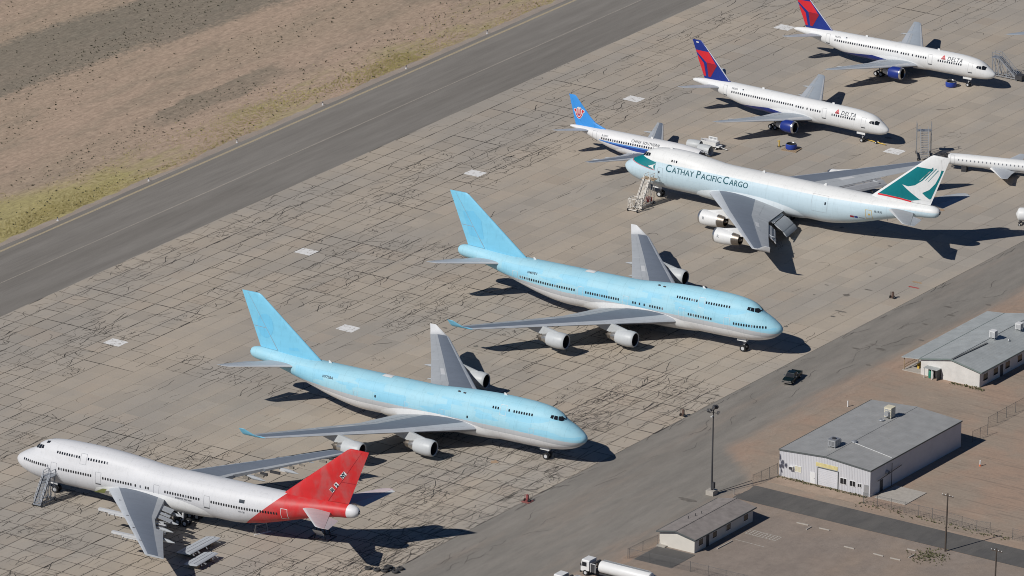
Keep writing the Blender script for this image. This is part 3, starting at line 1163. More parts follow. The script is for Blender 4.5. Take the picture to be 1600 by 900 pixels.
def fence(label, pts, h=2.0, gap=3.0, name='chain_link_fence', wire=.30):
    u0, v0 = pts[0]
    root = thing(name, label, 'fence', P(u0, v0, -.1), 0)
    o3 = Vector(P(u0, v0, -.1))

    def Q(u, v, z):
        return Vector(P(u, v, z - .1)) - o3 + Vector((0, 0, .0))
    wm = MB()
    for (a, c) in zip(pts, pts[1:]):
        L = math.hypot(c[0] - a[0], c[1] - a[1])
        n = max(1, round(L / gap))
        f = lambda t_, z: Q(lerp(a[0], c[0], t_), lerp(a[1], c[1], t_), z)
        for i in range(n + (1 if c == pts[-1] else 0)):
            b = MB()
            b.tube(f(i / n, 0.0), f(i / n, h + .12), .045, .045, 6)
            b.build('fence_post', MT['fencesteel'], root)
        b = MB()
        b.tube(f(0, h), f(1, h), .025, .025, 6)
        b.build('top_rail', MT['fencesteel'], root)
        m = int(L / wire)
        for i in range(-int(h / wire), m + 1):
            for e in (0, 1):
                t0, z0 = i * wire / L, 0.05
                t1, z1_ = t0 + (h - .1) / L, h - .05
                if e:
                    z0, z1_ = z1_, z0
                ta, tb = clamp(t0), clamp(t1)
                if tb - ta < 1e-4:
                    continue
                za = lerp(z0, z1_, (ta - t0) / (t1 - t0))
                zb_ = lerp(z0, z1_, (tb - t0) / (t1 - t0))
                p, q_ = f(ta, za), f(tb, zb_)
                d = Vector((0, 0, .011))
                wm.quad(p - d, q_ - d, q_ + d, p + d)
    tag(wm.build('wire_mesh', M_CHAIN, root), kind='stuff')
    return root


fence('chain-link gate fence joining the warehouse corner', [(-61.6, 90.8), (-54.3, 91.3)], 2.0, 2.4)
fence('chain-link fence between the driveway and the dirt yard', [(-57.9, 110.9), (-57.6, 124.5), (-58.2, 133.6), (-57.8, 136)], 2.0, 3.0)
fence('chain-link fence at the far right end of the driveway', [(-57.9, 140.5), (-57.5, 160)], 2.0, 3.0)
fence('chain-link fence below the long building at the right edge', [(-12.8, 109.2), (0.1, 109.2), (40, 109.4)], 2.0, 3.0)
fence('short chain-link fence behind the warehouse', [(-20.5, 110.6), (-16.0, 111.0)], 2.0, 2.2)
fence('chain-link fence on the left of the small office', [(-103.5, 92.1), (-99.1, 92.3), (-95.2, 92.8)], 1.8, 4.2)
fence('chain-link fence behind the tanker truck in front of the small office', [(-103.4, 92.3), (-102.6, 104), (-102.4, 118)], 1.8, 4.0)
b = MB()
b.tube(P(-69.4, 87.6, .25), P(-61.8, 90.7, .95), .05, .05, 6)
tag(b.build('barrier_pipe', MT['darksteel']), 'dark sloping pipe between the light mast base and the gate fence', 'barrier')
b = MB()
b.tube(P(-67.4, 90.6, -.05), P(-67.4, 90.6, 1.0), .06, .06, 8)
tag(b.build('gate_post', MT['steel']), 'short steel post by the driveway mouth', 'post')

mast = thing('light_mast', 'tall floodlight mast on a concrete block by the service road', 'light mast', P(-69.4, 87.3, -.03), AZ)
b = MB()
b.box(-.75, .75, -.75, .75, 0, .85)
b.build('concrete_base', MT['concblock'], mast)
b = MB()
b.tube((0, 0, .85), (0, 0, 15.6), .17, .10, 12)
b.build('pole', MT['darksteel'], mast, True)
b = MB()
b.box(-.25, .25, -.55, -.17, 1.2, 2.3)
b.build('switch_box', MT['darksteel'], mast)
b = MB()
b.bar((-1.0, 0, 15.5), (1.0, 0, 15.5), .08)
b.bar((0, -1.0, 15.0), (0, 1.0, 15.0), .08)
b.build('crossarm', MT['darksteel'], mast)
for (x, y, z, a) in ((-.95, 0, 15.75, 2.6), (-.35, -.15, 15.95, -1.4), (.4, .1, 15.95, .4), (.95, 0, 15.75, .2), (0, .95, 15.2, 1.4), (0, -.95, 15.2, -1.6), (-.5, .4, 15.3, 2.2)):
    b = MB()
    d = Vector((math.cos(a), math.sin(a), -.45)).normalized()
    b.lathe([(-.22, .05), (-.2, .16), (.1, .34), (.16, .36)], (x, y, z), d, 12)
    b.lathe([(.14, .34), (.15, .01)], (x, y, z), d, 12, 1)
    b.build('floodlight', [MT['darksteel'], MT['steel']], mast)
b = MB()
b.box(-.75, -.15, -.1, .1, 14.35, 14.5)
b.build('ladder_stub', MT['whitepaint'], mast)

# utility poles
M_POLE = plain('creosote_pole', (.07, .055, .045), .9, 0, .2, 1)
for (u, v, h, lb) in ((-69.5, 134.1, 10.4, 'wooden utility pole beside the driveway'), (-87.11, 153.93, 10.4, 'wooden utility pole at the lower right corner, its foot below the frame')):
    pl = thing('utility_pole', lb, 'utility pole', P(u, v, -.06), AZ, 'utility poles')
    b = MB()
    b.tube((0, 0, 0), (.25, 0, h), .17, .11, 10)
    b.build('pole', M_POLE, pl, True)
    b = MB()
    b.bar((.25, -1.1, h - .45), (.25, 1.1, h - .45), .12, .14)
    b.build('crossarm', M_POLE, pl)
    for y in (-1.0, -.4, .4, 1.0):
        b = MB()
        b.lathe([(0, .05), (.08, .07), (.16, .05), (.2, .01)], (.25, y, h - .38), (0, 0, 1), 8)
        b.build('insulator', MT['whitepaint'], pl)
# marker posts
for (u, v, lb, m_) in ((-30.3, 117.9, 'white post with orange foot in the dirt yard', 'o'), (-17.9, 83.4, 'white post on the verge left of the warehouse', 'w')):
    pp = thing('marker_post', lb, 'post', P(u, v, -.08), 0)
    b = MB()
    b.lathe([(0, .12), (1.1, .12), (1.16, .06), (1.17, .01)], (0, 0, .0), (0, 0, 1), 10)
    b.build('tube', MT['whitepaint'], pp, True)
    if m_ == 'o':
        b = MB()
        b.lathe([(0, .2), (.2, .16), (.35, .135)], (0, 0, 0), (0, 0, 1), 10)
        b.build('orange_foot', plain('orange_plastic', (.6, .14, .05), .6, 0, .1, 1), pp)
# ================================================================ AIRCRAFT
def wear(t, c, amt=.06):
    """grime streaks on paint"""
    o = t.obj()
    c = t.vary(c, t.map(o, scale=(.3, 1, 1)), .7, amt, 5)
    n = t.noise(t.map(o, scale=(1, 1, .25)), 1.6, 5, .7)
    c = t.scale(c, t.math('MULTIPLY_ADD', t.smooth(n, .5, .8), -.14, 1.0))
    n2 = t.noise(t.map(o, scale=(2.2, 1, .18)), 1.9, 4, .75)
    return t.scale(c, t.math('MULTIPLY_ADD', t.smooth(n2, .55, .75), -.08, 1.0))


def panel_lines(t, c, period=3.3, w=.012, dark=.82, off=0.0):
    x = t.sep(t.obj())[0]
    f = t.math('FRACT', t.math('ADD', t.math('DIVIDE', x, period), off))
    c = t.scale(c, t.math('MULTIPLY_ADD', t.math('LESS_THAN', f, w), dark - 1.0, 1.0))
    z = t.sep(t.obj())[2]
    f2 = t.math('FRACT', t.math('DIVIDE', z, 1.37))
    return t.scale(c, t.math('MULTIPLY_ADD', t.math('LESS_THAN', f2, .03), (dark - 1.0) * .6, 1.0))


def paint_blue():
    t = NT('sky_blue_fuselage_paint', .55, 0, .3)
    o = t.obj()
    s = t.sep(o)
    x, z = s[0], s[2]
    sst = t.math('MULTIPLY', x, -1.0)
    patch = t.n('ShaderNodeTexVoronoi', distance='CHEBYCHEV', feature='F1')
    t.t.links.new(t.map(o, scale=(.22, 0, .75)), patch.inputs['Vector'])
    patch.inputs['Scale'].default_value = 1.0
    pv = t.sep(patch.outputs['Color'])[0]
    blue = t.mix(t.math('MULTIPLY', t.smooth(pv, .5, .62), t.smooth(t.math('ABSOLUTE', t.math('SUBTRACT', z, 6.7)), 1.9, 1.3)), (.31, .555, .655), (.245, .53, .68))
    blue = t.mix(t.math('MULTIPLY', t.smooth(t.noise(o, .25, 4), .45, .7), .55), blue, (.27, .54, .665))
    edge = t.math('MULTIPLY_ADD', t.noise(t.map(o, scale=(1, 0, 1)), 2.2, 3), .10, -.05)
    zb = t.math('ADD', t.math('ADD', 5.26, t.math('MULTIPLY', t.math('MAXIMUM', t.math('SUBTRACT', sst, 44.0), 0.0), .045)), t.math('MULTIPLY', t.math('MAXIMUM', t.math('SUBTRACT', 9.0, sst), 0.0), -.075))
    zg = t.math('ADD', t.math('SUBTRACT', zb, .92), t.math('MULTIPLY', t.math('MAXIMUM', t.math('SUBTRACT', sst, 47.0), 0.0), .05))
    isb = t.math('GREATER_THAN', t.math('ADD', z, edge), zb)
    isg = t.math('GREATER_THAN', z, zg)
    c = t.mix(isg, (.72, .72, .72), (.46, .475, .49))
    c = t.mix(isb, c, blue)
    c = panel_lines(t, wear(t, c, .05), 3.2, .016, .84)
    t.col(c)
    return t.mat


def paint_cathay():
    t = NT('white_over_pale_blue_paint', .48, 0, .35)
    o = t.obj()
    s = t.sep(o)
    x, z = s[0], s[2]
    sst = t.math('MULTIPLY', x, -1.0)
    zb = t.math('ADD', 7.72, t.math('MULTIPLY', t.math('MAXIMUM', t.math('SUBTRACT', sst, 46.0), 0.0), .03))
    c = t.mix(t.smooth(t.math('SUBTRACT', z, zb), -.05, .05), (.455, .575, .635), (.655, .66, .65))
    c = t.mix(t.smooth(z, 4.3, 2.6), c, (.54, .575, .595))
    zt = t.math('SUBTRACT', z, t.math('MULTIPLY_ADD', sst, -.085, 6.88))       # lower edge of the nose flash
    nose = t.math('LESS_THAN', sst, 8.15)
    teal = t.math('MULTIPLY', t.math('MULTIPLY', t.math('GREATER_THAN', zt, .0), nose), t.math('LESS_THAN', z, t.math('MULTIPLY_ADD', t.math('SUBTRACT', sst, 3.8), -.11, 8.02)))
    red = t.math('MULTIPLY', t.math('MULTIPLY', t.math('GREATER_THAN', zt, -.11), t.math('LESS_THAN', zt, -.02)), nose)
    c = t.mix(teal, c, (.0, .16, .18))
    c = t.mix(red, c, (.45, .03, .05))
    t.col(panel_lines(t, wear(t, c, .04), 3.65, .014, .88))
    return t.mat


def paint_qantas():
    t = NT('white_body_red_tail_paint', .48, 0, .35)
    s = t.sep(t.obj())
    x, z = s[0], s[2]
    sst = t.math('MULTIPLY', x, -1.0)
    red = t.math('GREATER_THAN', sst, t.math('MULTIPLY_ADD', z, 1.16, 44.05))
    cone = t.math('GREATER_THAN', sst, 66.75)
    n = t.noise(t.obj(), .5, 4)
    rc = t.mix(t.smooth(n, .4, .65), (.52, .025, .028), (.45, .06, .06))
    c = t.mix(red, (.56, .565, .58), rc)
    c = t.mix(cone, c, (.62, .62, .63))
    t.col(panel_lines(t, wear(t, c, .04), 3.45, .012, .9))
    return t.mat


def paint_delta():
    t = NT('white_body_navy_belly_paint', .45, 0, .35)
    s = t.sep(t.obj())
    x, z = s[0], s[2]
    sst = t.math('MULTIPLY', x, -1.0)
    bel = t.math('MULTIPLY', t.math('LESS_THAN', z, t.math('MULTIPLY_ADD', t.math('ABSOLUTE', t.math('SUBTRACT', sst, 27.0)), -.10, 3.35)), t.math('LESS_THAN', t.math('ABSOLUTE', t.math('SUBTRACT', sst, 27.0)), 9.0))
    c = t.mix(bel, (.655, .66, .655), (.015, .03, .19))
    t.col(panel_lines(t, wear(t, c, .03), 5.3, .006, .92))
    return t.mat


def paint_southern():
    t = NT('white_body_blue_cheatline_paint', .48, 0, .35)
    o = t.obj()
    s = t.sep(o)
    x, z = s[0], s[2]
    sst = t.math('MULTIPLY', x, -1.0)
    up_ = t.math('LESS_THAN', z, 3.68)
    lo = t.math('GREATER_THAN', z, t.math('MULTIPLY_ADD', t.math('MAXIMUM', t.math('SUBTRACT', sst, 17.0), 0.0), .085, 2.75))
    band = t.math('MULTIPLY', t.math('MULTIPLY', up_, lo), t.math('LESS_THAN', sst, 25.3))
    bc = t.mix(t.math('GREATER_THAN', z, 3.42), (.02, .055, .26), (.07, .22, .56))
    c = t.mix(band, (.64, .64, .64), bc)
    t.col(panel_lines(t, wear(t, c, .04), 5.1, .007, .9))
    return t.mat


AM = dict(blue=paint_blue(), cathay=paint_cathay(), qantas=paint_qantas(), delta=paint_delta(), southern=paint_southern())


def apaint(name, col, rough=.4, amt=.05, lines=None):
    t = NT(name, rough + .1, 0, .35)
    t.col(wear(t, col, amt))
    return t.mat


AM['bluefin'] = apaint('sky_blue_tail_paint', (.19, .52, .71), .38, .09)
def faded_red():
    t = NT('red_tail_paint', .5, 0, .35)
    o = t.obj()
    c = t.mix(t.smooth(t.noise(t.map(o, scale=(1, 0, .6)), .35, 5, .6), .42, .62), (.50, .020, .022), (.40, .065, .065))
    t.col(wear(t, c, .1))
    return t.mat


AM['redfin'] = faded_red()
AM['wingbox'] = apaint('wing_box_grey', (.15, .175, .215), .5, .07)
AM['wingle'] = apaint('leading_edge_grey', (.40, .425, .455), .4, .06)
AM['wingte'] = apaint('trailing_edge_grey', (.35, .37, .39), .5, .08)
AM['wingbot'] = apaint('wing_underside_grey', (.30, .31, .33), .5, .06)
AM['lgrey'] = apaint('light_grey_paint', (.50, .51, .52), .4, .05)
AM['white'] = apaint('aircraft_white', (.645, .65, .645), .36, .04)
AM['nac'] = apaint('nacelle_grey', (.46, .48, .49), .35, .05)
AM['metal'] = plain('bare_metal', (.55, .54, .52), .3, .9, .12, 2)
AM['hot'] = plain('burnt_nozzle_metal', (.20, .175, .15), .42, .8, .25, 3)
AM['navy'] = apaint('navy_paint', (.012, .03, .20), .3, .06)
AM['fanblk'] = plain('fan_blades', (.03, .03, .034), .5, .4, .3, 5)
AM['seam'] = plain('door_seam', (.30, .31, .33), .6, 0, .1, 2)
AM['seamdk'] = plain('dark_seam', (.05, .05, .055), .6, 0, .1, 2)
AM['silver'] = apaint('silver_line', (.62, .64, .66), .4, .04)
AM['green'] = plain('primer_green', (.20, .22, .07), .6, 0, .3, 3)
AM['teal'] = apaint('teal_paint', (.0, .15, .17), .35, .08)
AM['inkteal'] = apaint('dark_teal_lettering', (.0, .075, .10), .4, .05)
AM['ink'] = apaint('dark_lettering', (.02, .03, .045), .4, .05)
AM['inkgrey'] = apaint('grey_lettering', (.16, .17, .19), .4, .05)
AM['red'] = apaint('red_marking', (.55, .02, .03), .35, .06)
AM['dkred'] = apaint('dark_red_marking', (.28, .012, .022), .35, .06)
AM['csblue'] = apaint('azure_tail_paint', (.045, .27, .68), .35, .06)
AM['tan'] = plain('exposed_honeycomb', (.22, .2, .17), .8, 0, .3, 4)


class Hull:
    def __init__(s_, zb, zt, w, up_=None, p=2.0):
        s_.zb, s_.zt, s_.w = pchip(zb), pchip(zt), pchip(w)
        s_.up = tuple(pchip(a) for a in up_) if up_ else None
        s_.urange = (up_[0][0][0], up_[0][-1][0]) if up_ else None

    def rad(s_, s, c, sn):
        zb, zt, w = s_.zb(s), s_.zt(s), max(s_.w(s), 1e-3)
        b = max((zt - zb) / 2, 1e-3)
        r = 1 / math.sqrt((c / w) ** 2 + (sn / b) ** 2)
        if s_.up and s_.urange[0] < s < s_.urange[1]:
            top, a, bb = (f(s) for f in s_.up)
            zc = top - bb - (zb + zt) / 2
            A = (c / a) ** 2 + (sn / bb) ** 2
            B = -2 * sn * zc / bb ** 2
            C = zc * zc / bb ** 2 - 1
            D = B * B - 4 * A * C
            if D > 0:
                r2 = (-B + math.sqrt(D)) / (2 * A)
                if r2 > 0:
                    k = .18
                    h = max(k - abs(r - r2), 0) / k
                    r = max(r, r2) + h * h * k * .25
        return r

    def pt(s_, s, th, off=0.0):
        c, sn = math.cos(th), math.sin(th)
        r = s_.rad(s, c, sn) + off
        zc = (s_.zb(s) + s_.zt(s)) / 2
        return (-s, r * c, zc + r * sn)

    def at(s_, s, z, side, off=0.0):
        """point on the hull side at height z (side +1 port, -1 starboard)"""
        lo, hi = -PI / 2, PI / 2
        for _ in range(36):
            m = (lo + hi) / 2
            if s_.pt(s, m)[2] < z:
                lo = m
            else:
                hi = m
        p = s_.pt(s, (lo + hi) / 2, off)
        return Vector((p[0], p[1] * side, p[2]))

    def frame(s_, s, z, side, off=.02):
        """matrix: X along -s direction, Z outward"""
        p = s_.at(s, z, side)
        ps = s_.at(s - .15, z, side) - s_.at(s + .15, z, side)
        pz = s_.at(s, z + .12, side) - s_.at(s, z - .12, side)
        ps.normalize()
        n = ps.cross(pz) * (-side if False else 1)
        n.normalize()
        if n.y * side < 0:
            n = -n
        zz = n.cross(ps)
        if zz.z < 0:
            zz = -zz
        xx = zz.cross(n)
        p = p + n * off
        return Matrix(((xx.x, zz.x, n.x, p.x), (xx.y, zz.y, n.y, p.y), (xx.z, zz.z, n.z, p.z), (0, 0, 0, 1)))

    def mesh(s_, stations, n=44):
        b = MB()
        rows = [[s_.pt(s, 2 * PI * i / n) for i in range(n)] for s in stations]
        b.grid(rows, closed=True)
        b.poly([rows[-1][i] for i in range(n)])
        b.poly([rows[0][i] for i in range(n - 1, -1, -1)])
        return b


def stations(L, s0=0.0):
    a = [.02, .08, .18, .32, .5, .72, 1.0, 1.3, 1.65, 2.0, 2.4, 2.8, 3.2, 3.6, 4.0, 4.4, 4.8, 5.2, 5.6, 6.0, 6.5, 7, 7.6, 8.3, 9, 10]
    x = 11.0
    while x < L - 3:
        a.append(x)
        x += 1.0
    a += [L - 2.6, L - 2, L - 1.5, L - 1.1, L - .8, L - .5, L - .3, L - .12, L]
    return [s for s in a if s >= s0]


def af(x):
    """airfoil half thickness, unit chord, thickness 1"""
    return 5 * (.2969 * math.sqrt(max(x, 0)) - .126 * x - .3516 * x * x + .2843 * x ** 3 - .1036 * x ** 4)


CH = [0, .008, .03, .07, .13, .22, .34, .48, .62, .74, .86, .94, 1.0]


class Wing:
    """sections: (span y, leading edge s, trailing edge s, z, thickness ratio)"""
    def __init__(s_, secs, side, vertical=False):
        s_.secs, s_.side, s_.vert = secs, side, vertical

    def sec(s_, y):
        S = s_.secs
        for i in range(len(S) - 1):
            if y <= S[i + 1][0] or i == len(S) - 2:
                t = clamp((y - S[i][0]) / (S[i + 1][0] - S[i][0]), -.05, 1.0)
                return [lerp(S[i][k], S[i + 1][k], t) for k in range(5)]

    def pt(s_, y, x, upper, off=0.0):
        yy, le, te, z, th = s_.sec(y)
        c = te - le
        h = af(x) * c * th
        s = le + x * c
        if s_.vert:
            return (-s, (h + off) * upper, yy)
        cam_ = .02 * c * (1 - (2 * x - .8) ** 2)
        return (-s, yy * s_.side, z + cam_ + (h + off) * upper - .012 * c * x)

    def mesh(s_, ys, x0=0.0, x1=1.0, mif=None, capx=True):
        b = MB()
        xs = [x0] + [c for c in CH if x0 < c < x1] + [x1]
        rows = []
        for y in ys:
            r = [s_.pt(y, x, 1) for x in xs] + [s_.pt(y, x, -1) for x in reversed(xs)]
            rows.append(r)
        m = len(xs)

        def mi(i, j):
            if mif is None:
                return 0
            if j < m - 1:
                return mif(.5 * (xs[j] + xs[j + 1]), True)
            if j == m - 1 or j == 2 * m - 1:
                return mif(xs[-1] if j == m - 1 else xs[0], True)
            k = 2 * m - 2 - j
            return mif(.5 * (xs[k] + xs[k + 1]), False)
        b.grid(rows, mif=mi, closed=True)
        b.poly(rows[-1], mi(0, 0) if not mif else mif(.9, True))
        b.poly(list(reversed(rows[0])), 0)
        return b

    def plate(s_, y0, y1, x0, x1, off=.03, th=.05, ny=5, nx=3, drop=0.0):
        """thin panel lying on the upper skin"""
        b = MB()
        rows = []
        for i in range(ny + 1):
            y = lerp(y0, y1, i / ny)
            rows.append([s_.pt(y, lerp(x0, x1, j / nx), 1, off) for j in range(nx + 1)])
        low = [[(p[0], p[1], p[2] - th) for p in r] for r in rows]
        b.grid(rows)
        b.grid(low)
        edge = [rows[0], low[0]]
        b.grid(edge)
        b.grid([rows[-1], low[-1]])
        b.grid([[r[0] for r in rows], [r[0] for r in low]])
        b.grid([[r[-1] for r in rows], [r[-1] for r in low]])
        return b


def spread(secs, n=4):
    ys = []
    for a, c in zip(secs, secs[1:]):
        for i in range(n):
            ys.append(lerp(a[0], c[0], i / n))
    ys.append(secs[-1][0])
    return ys


def text_mesh(txt, size, spacing=1.0, shear=0.0, maxe=.35, bold=.012):
    cu = bpy.data.curves.new('t', 'FONT')
    cu.body = txt
    cu.size = size
    cu.space_character = spacing
    cu.shear = shear
    cu.offset = bold * size
    cu.resolution_u = 3
    ob = bpy.data.objects.new('t', cu)
    COL.objects.link(ob)
    dg = bpy.context.evaluated_depsgraph_get()
    me = bpy.data.meshes.new_from_object(ob.evaluated_get(dg))
    bpy.data.objects.remove(ob, do_unlink=True)
    bm = bmesh.new()
    bm.from_mesh(me)
    bpy.data.meshes.remove(me)
    bmesh.ops.triangulate(bm, faces=bm.faces[:])
    for _ in range(3):
        es = [e for e in bm.edges if e.calc_length() > maxe]
        if not es:
            break
        bmesh.ops.subdivide_edges(bm, edges=es, cuts=1)
        bmesh.ops.triangulate(bm, faces=[f for f in bm.faces if len(f.verts) > 3])
    bm.verts.index_update()
    vs = [(v.co.x, v.co.y) for v in bm.verts]
    fs = [tuple(v.index for v in f.verts) for f in bm.faces]
    bm.free()
    return vs, fs


def poly_mesh(pts, maxe=.5):
    bm = bmesh.new()
    f = bm.faces.new([bm.verts.new((a, c, 0)) for a, c in pts])
    bmesh.ops.triangulate(bm, faces=[f])
    for _ in range(5):
        es = [e for e in bm.edges if e.calc_length() > maxe]
        if not es:
            break
        bmesh.ops.subdivide_edges(bm, edges=es, cuts=1)
        bmesh.ops.triangulate(bm, faces=[g_ for g_ in bm.faces if len(g_.verts) > 3])
    bm.verts.index_update()
    vs = [(v.co.x, v.co.y) for v in bm.verts]
    fs = [tuple(v.index for v in g_.verts) for g_ in bm.faces]
    bm.free()
    return vs, fs


def decal(name, vf, fn, mat, parent):
    vs, fs = vf
    b = MB()
    b.add([fn(a, c) for a, c in vs], fs)
    return b.build(name, mat, parent)


def hull_text(name, txt, hull, s0, z0, size, side, mat, parent, spacing=1.0, shear=0.0, off=.025, sx=1.0):
    """side -1: reads from tail to nose, +1: from nose to tail"""
    vf = text_mesh(txt, size, spacing, shear)
    return decal(name, vf, lambda a, c: hull.at(s0 + a * side * sx, z0 + c, side, off), mat, parent)


def hull_poly(name, pts, hull, side, mat, parent, off=.02, maxe=.4):
    return decal(name, poly_mesh(pts, maxe), lambda a, c: hull.at(a, c, side, off), mat, parent)


def fin_poly(name, pts, fin, mat, parent, side, off=.03):
    """pts in (s, z) on one side of the fin"""
    def fn(s, z):
        yy, le, te, _, th = fin.sec(z)
        x = clamp((s - le) / (te - le), 0.002, .998)
        return (-s, (af(x) * (te - le) * th + off) * side, z)
    return decal(name, poly_mesh(pts, .45), fn, mat, parent)


def window_mesh(w, h, mat, d=.02):
    b = MB()
    k = min(w, h) * .28
    pts = [(-w / 2 + k, -h / 2), (w / 2 - k, -h / 2), (w / 2, -h / 2 + k), (w / 2, h / 2 - k), (w / 2 - k, h / 2), (-w / 2 + k, h / 2), (-w / 2, h / 2 - k), (-w / 2, -h / 2 + k)]
    n = len(pts)
    b.add([(x, y, d) for x, y in pts] + [(x, y, -.05) for x, y in pts], [tuple(range(n))] + [(i, n + i, n + (i + 1) % n, (i + 1) % n) for i in range(n)])
    return b.mesh('cabin_window', mat)


WIN7 = window_mesh(.27, .46, MT['glass'])
WINL = window_mesh(.27, .44, AM['inkgrey'])
WINS = window_mesh(.24, .42, MT['glass'])
WINPLUG = window_mesh(.26, .36, AM['lgrey'])


def windows(hull, ss, z, fus, sides, mesh, skip=()):
    for side in sides:
        for s in ss:
            zz = z(s) if callable(z) else z
            o = link('cabin_window', WINL if rng.random() < .07 else mesh, fus)
            o.matrix_local = hull.frame(s, zz, side)


def rangef(a, b, step):
    n = int(round((b - a) / step))
    return [a + (b - a) * i / max(n, 1) for i in range(n + 1)]


def door(hull, s, z, w, h, side, fus, mat, sill=True, line=.05, win=None):
    """door leaf outline wrapped on the hull, with its sill"""
    b = MB()
    n = 8

    def strip_(pts):
        a, c = [], []
        for (s1, z1, ds, dz) in pts:
            a.append(hull.at(s1 - ds, z1 - dz, side, .022))
            c.append(hull.at(s1 + ds, z1 + dz, side, .022))
        b.grid([a, c])
    l = line / 2
    for e in (-1, 1):
        strip_([(s + e * w / 2, z - h / 2 + h * i / n, l, 0) for i in range(n + 1)])
        strip_([(s - w / 2 + w * i / 3, z + e * h / 2, 0, l) for i in range(4)])
    d = b.build('door', mat, fus)
    if sill:
        b = MB()
        a = [hull.at(s - w / 2 + w * i / 3, z - h / 2 - .05, side, .05) for i in range(4)]
        c = [hull.at(s - w / 2 + w * i / 3, z - h / 2 - .20, side, .05) for i in range(4)]
        b.grid([a, c])
        b.build('door_sill', AM['seamdk'], fus)
    return d


def windshield(hull, panes, fus, side, off=.03):
    for pts in panes:
        hull_poly('cockpit_window', pts, hull, side, MT['glass'], fus, off, .3)


# ---- wheels and landing gear
def wheel_mesh(r, w):
    b = MB()
    b.lathe([(-w / 2, r * .55), (-w / 2, r * .9), (-w * .35, r), (w * .35, r), (w / 2, r * .9), (w / 2, r * .55)], (0, 0, 0), (0, 1, 0), 18, mi=0)
    b.lathe([(-w * .42, .001), (-w * .42, r * .56)], (0, 0, 0), (0, 1, 0), 18, mi=1)
    b.lathe([(w * .42, r * .56), (w * .42, .001)], (0, 0, 0), (0, 1, 0), 18, mi=1)
    return b.mesh('wheel', [MT['black'], AM['lgrey']], True)


W747, W757, W757N = wheel_mesh(.62, .46), wheel_mesh(.52, .38), wheel_mesh(.42, .28)


def gear(root, name, s, y, ztop, zg, wm, r, pairs, track, mat, doors=True, size=.16):
    """strut with one or two axles; zg = local ground height"""
    b = MB()
    b.tube((-s, y, ztop), (-s, y, zg + r + .05), size, size * .8, 12)
    b.tube((-s, y, zg + r * 2.0), (-s + 1.1, y, ztop), size * .5, size * .5, 8)
    b.tube((-s, y - track / 2, zg + r), (-s, y + track / 2, zg + r), size * .55, n=8)
    if len(pairs) > 1:
        b.bar((-s + pairs[0], y, zg + r), (-s + pairs[-1], y, zg + r), size * 1.2)
        for p in pairs:
            b.tube((-s + p, y - track / 2, zg + r), (-s + p, y + track / 2, zg + r), size * .5, n=8)
    g_ = b.build(name, mat, root, True)
    for p in pairs:
        for e in (-1, 1):
            o = link('wheel', wm, g_)
            o.location = (-s + p, y + e * track / 2, zg + r)
    if doors:
        b = MB()
        for e in (-1, 1):
            b.box(-s - .9, -s + 1.0, y + e * track * 1.15 - .03, y + e * track * 1.15 + .03, ztop - .55, ztop + .25)
        b.build('gear_door', AM['white'], g_)
    return g_


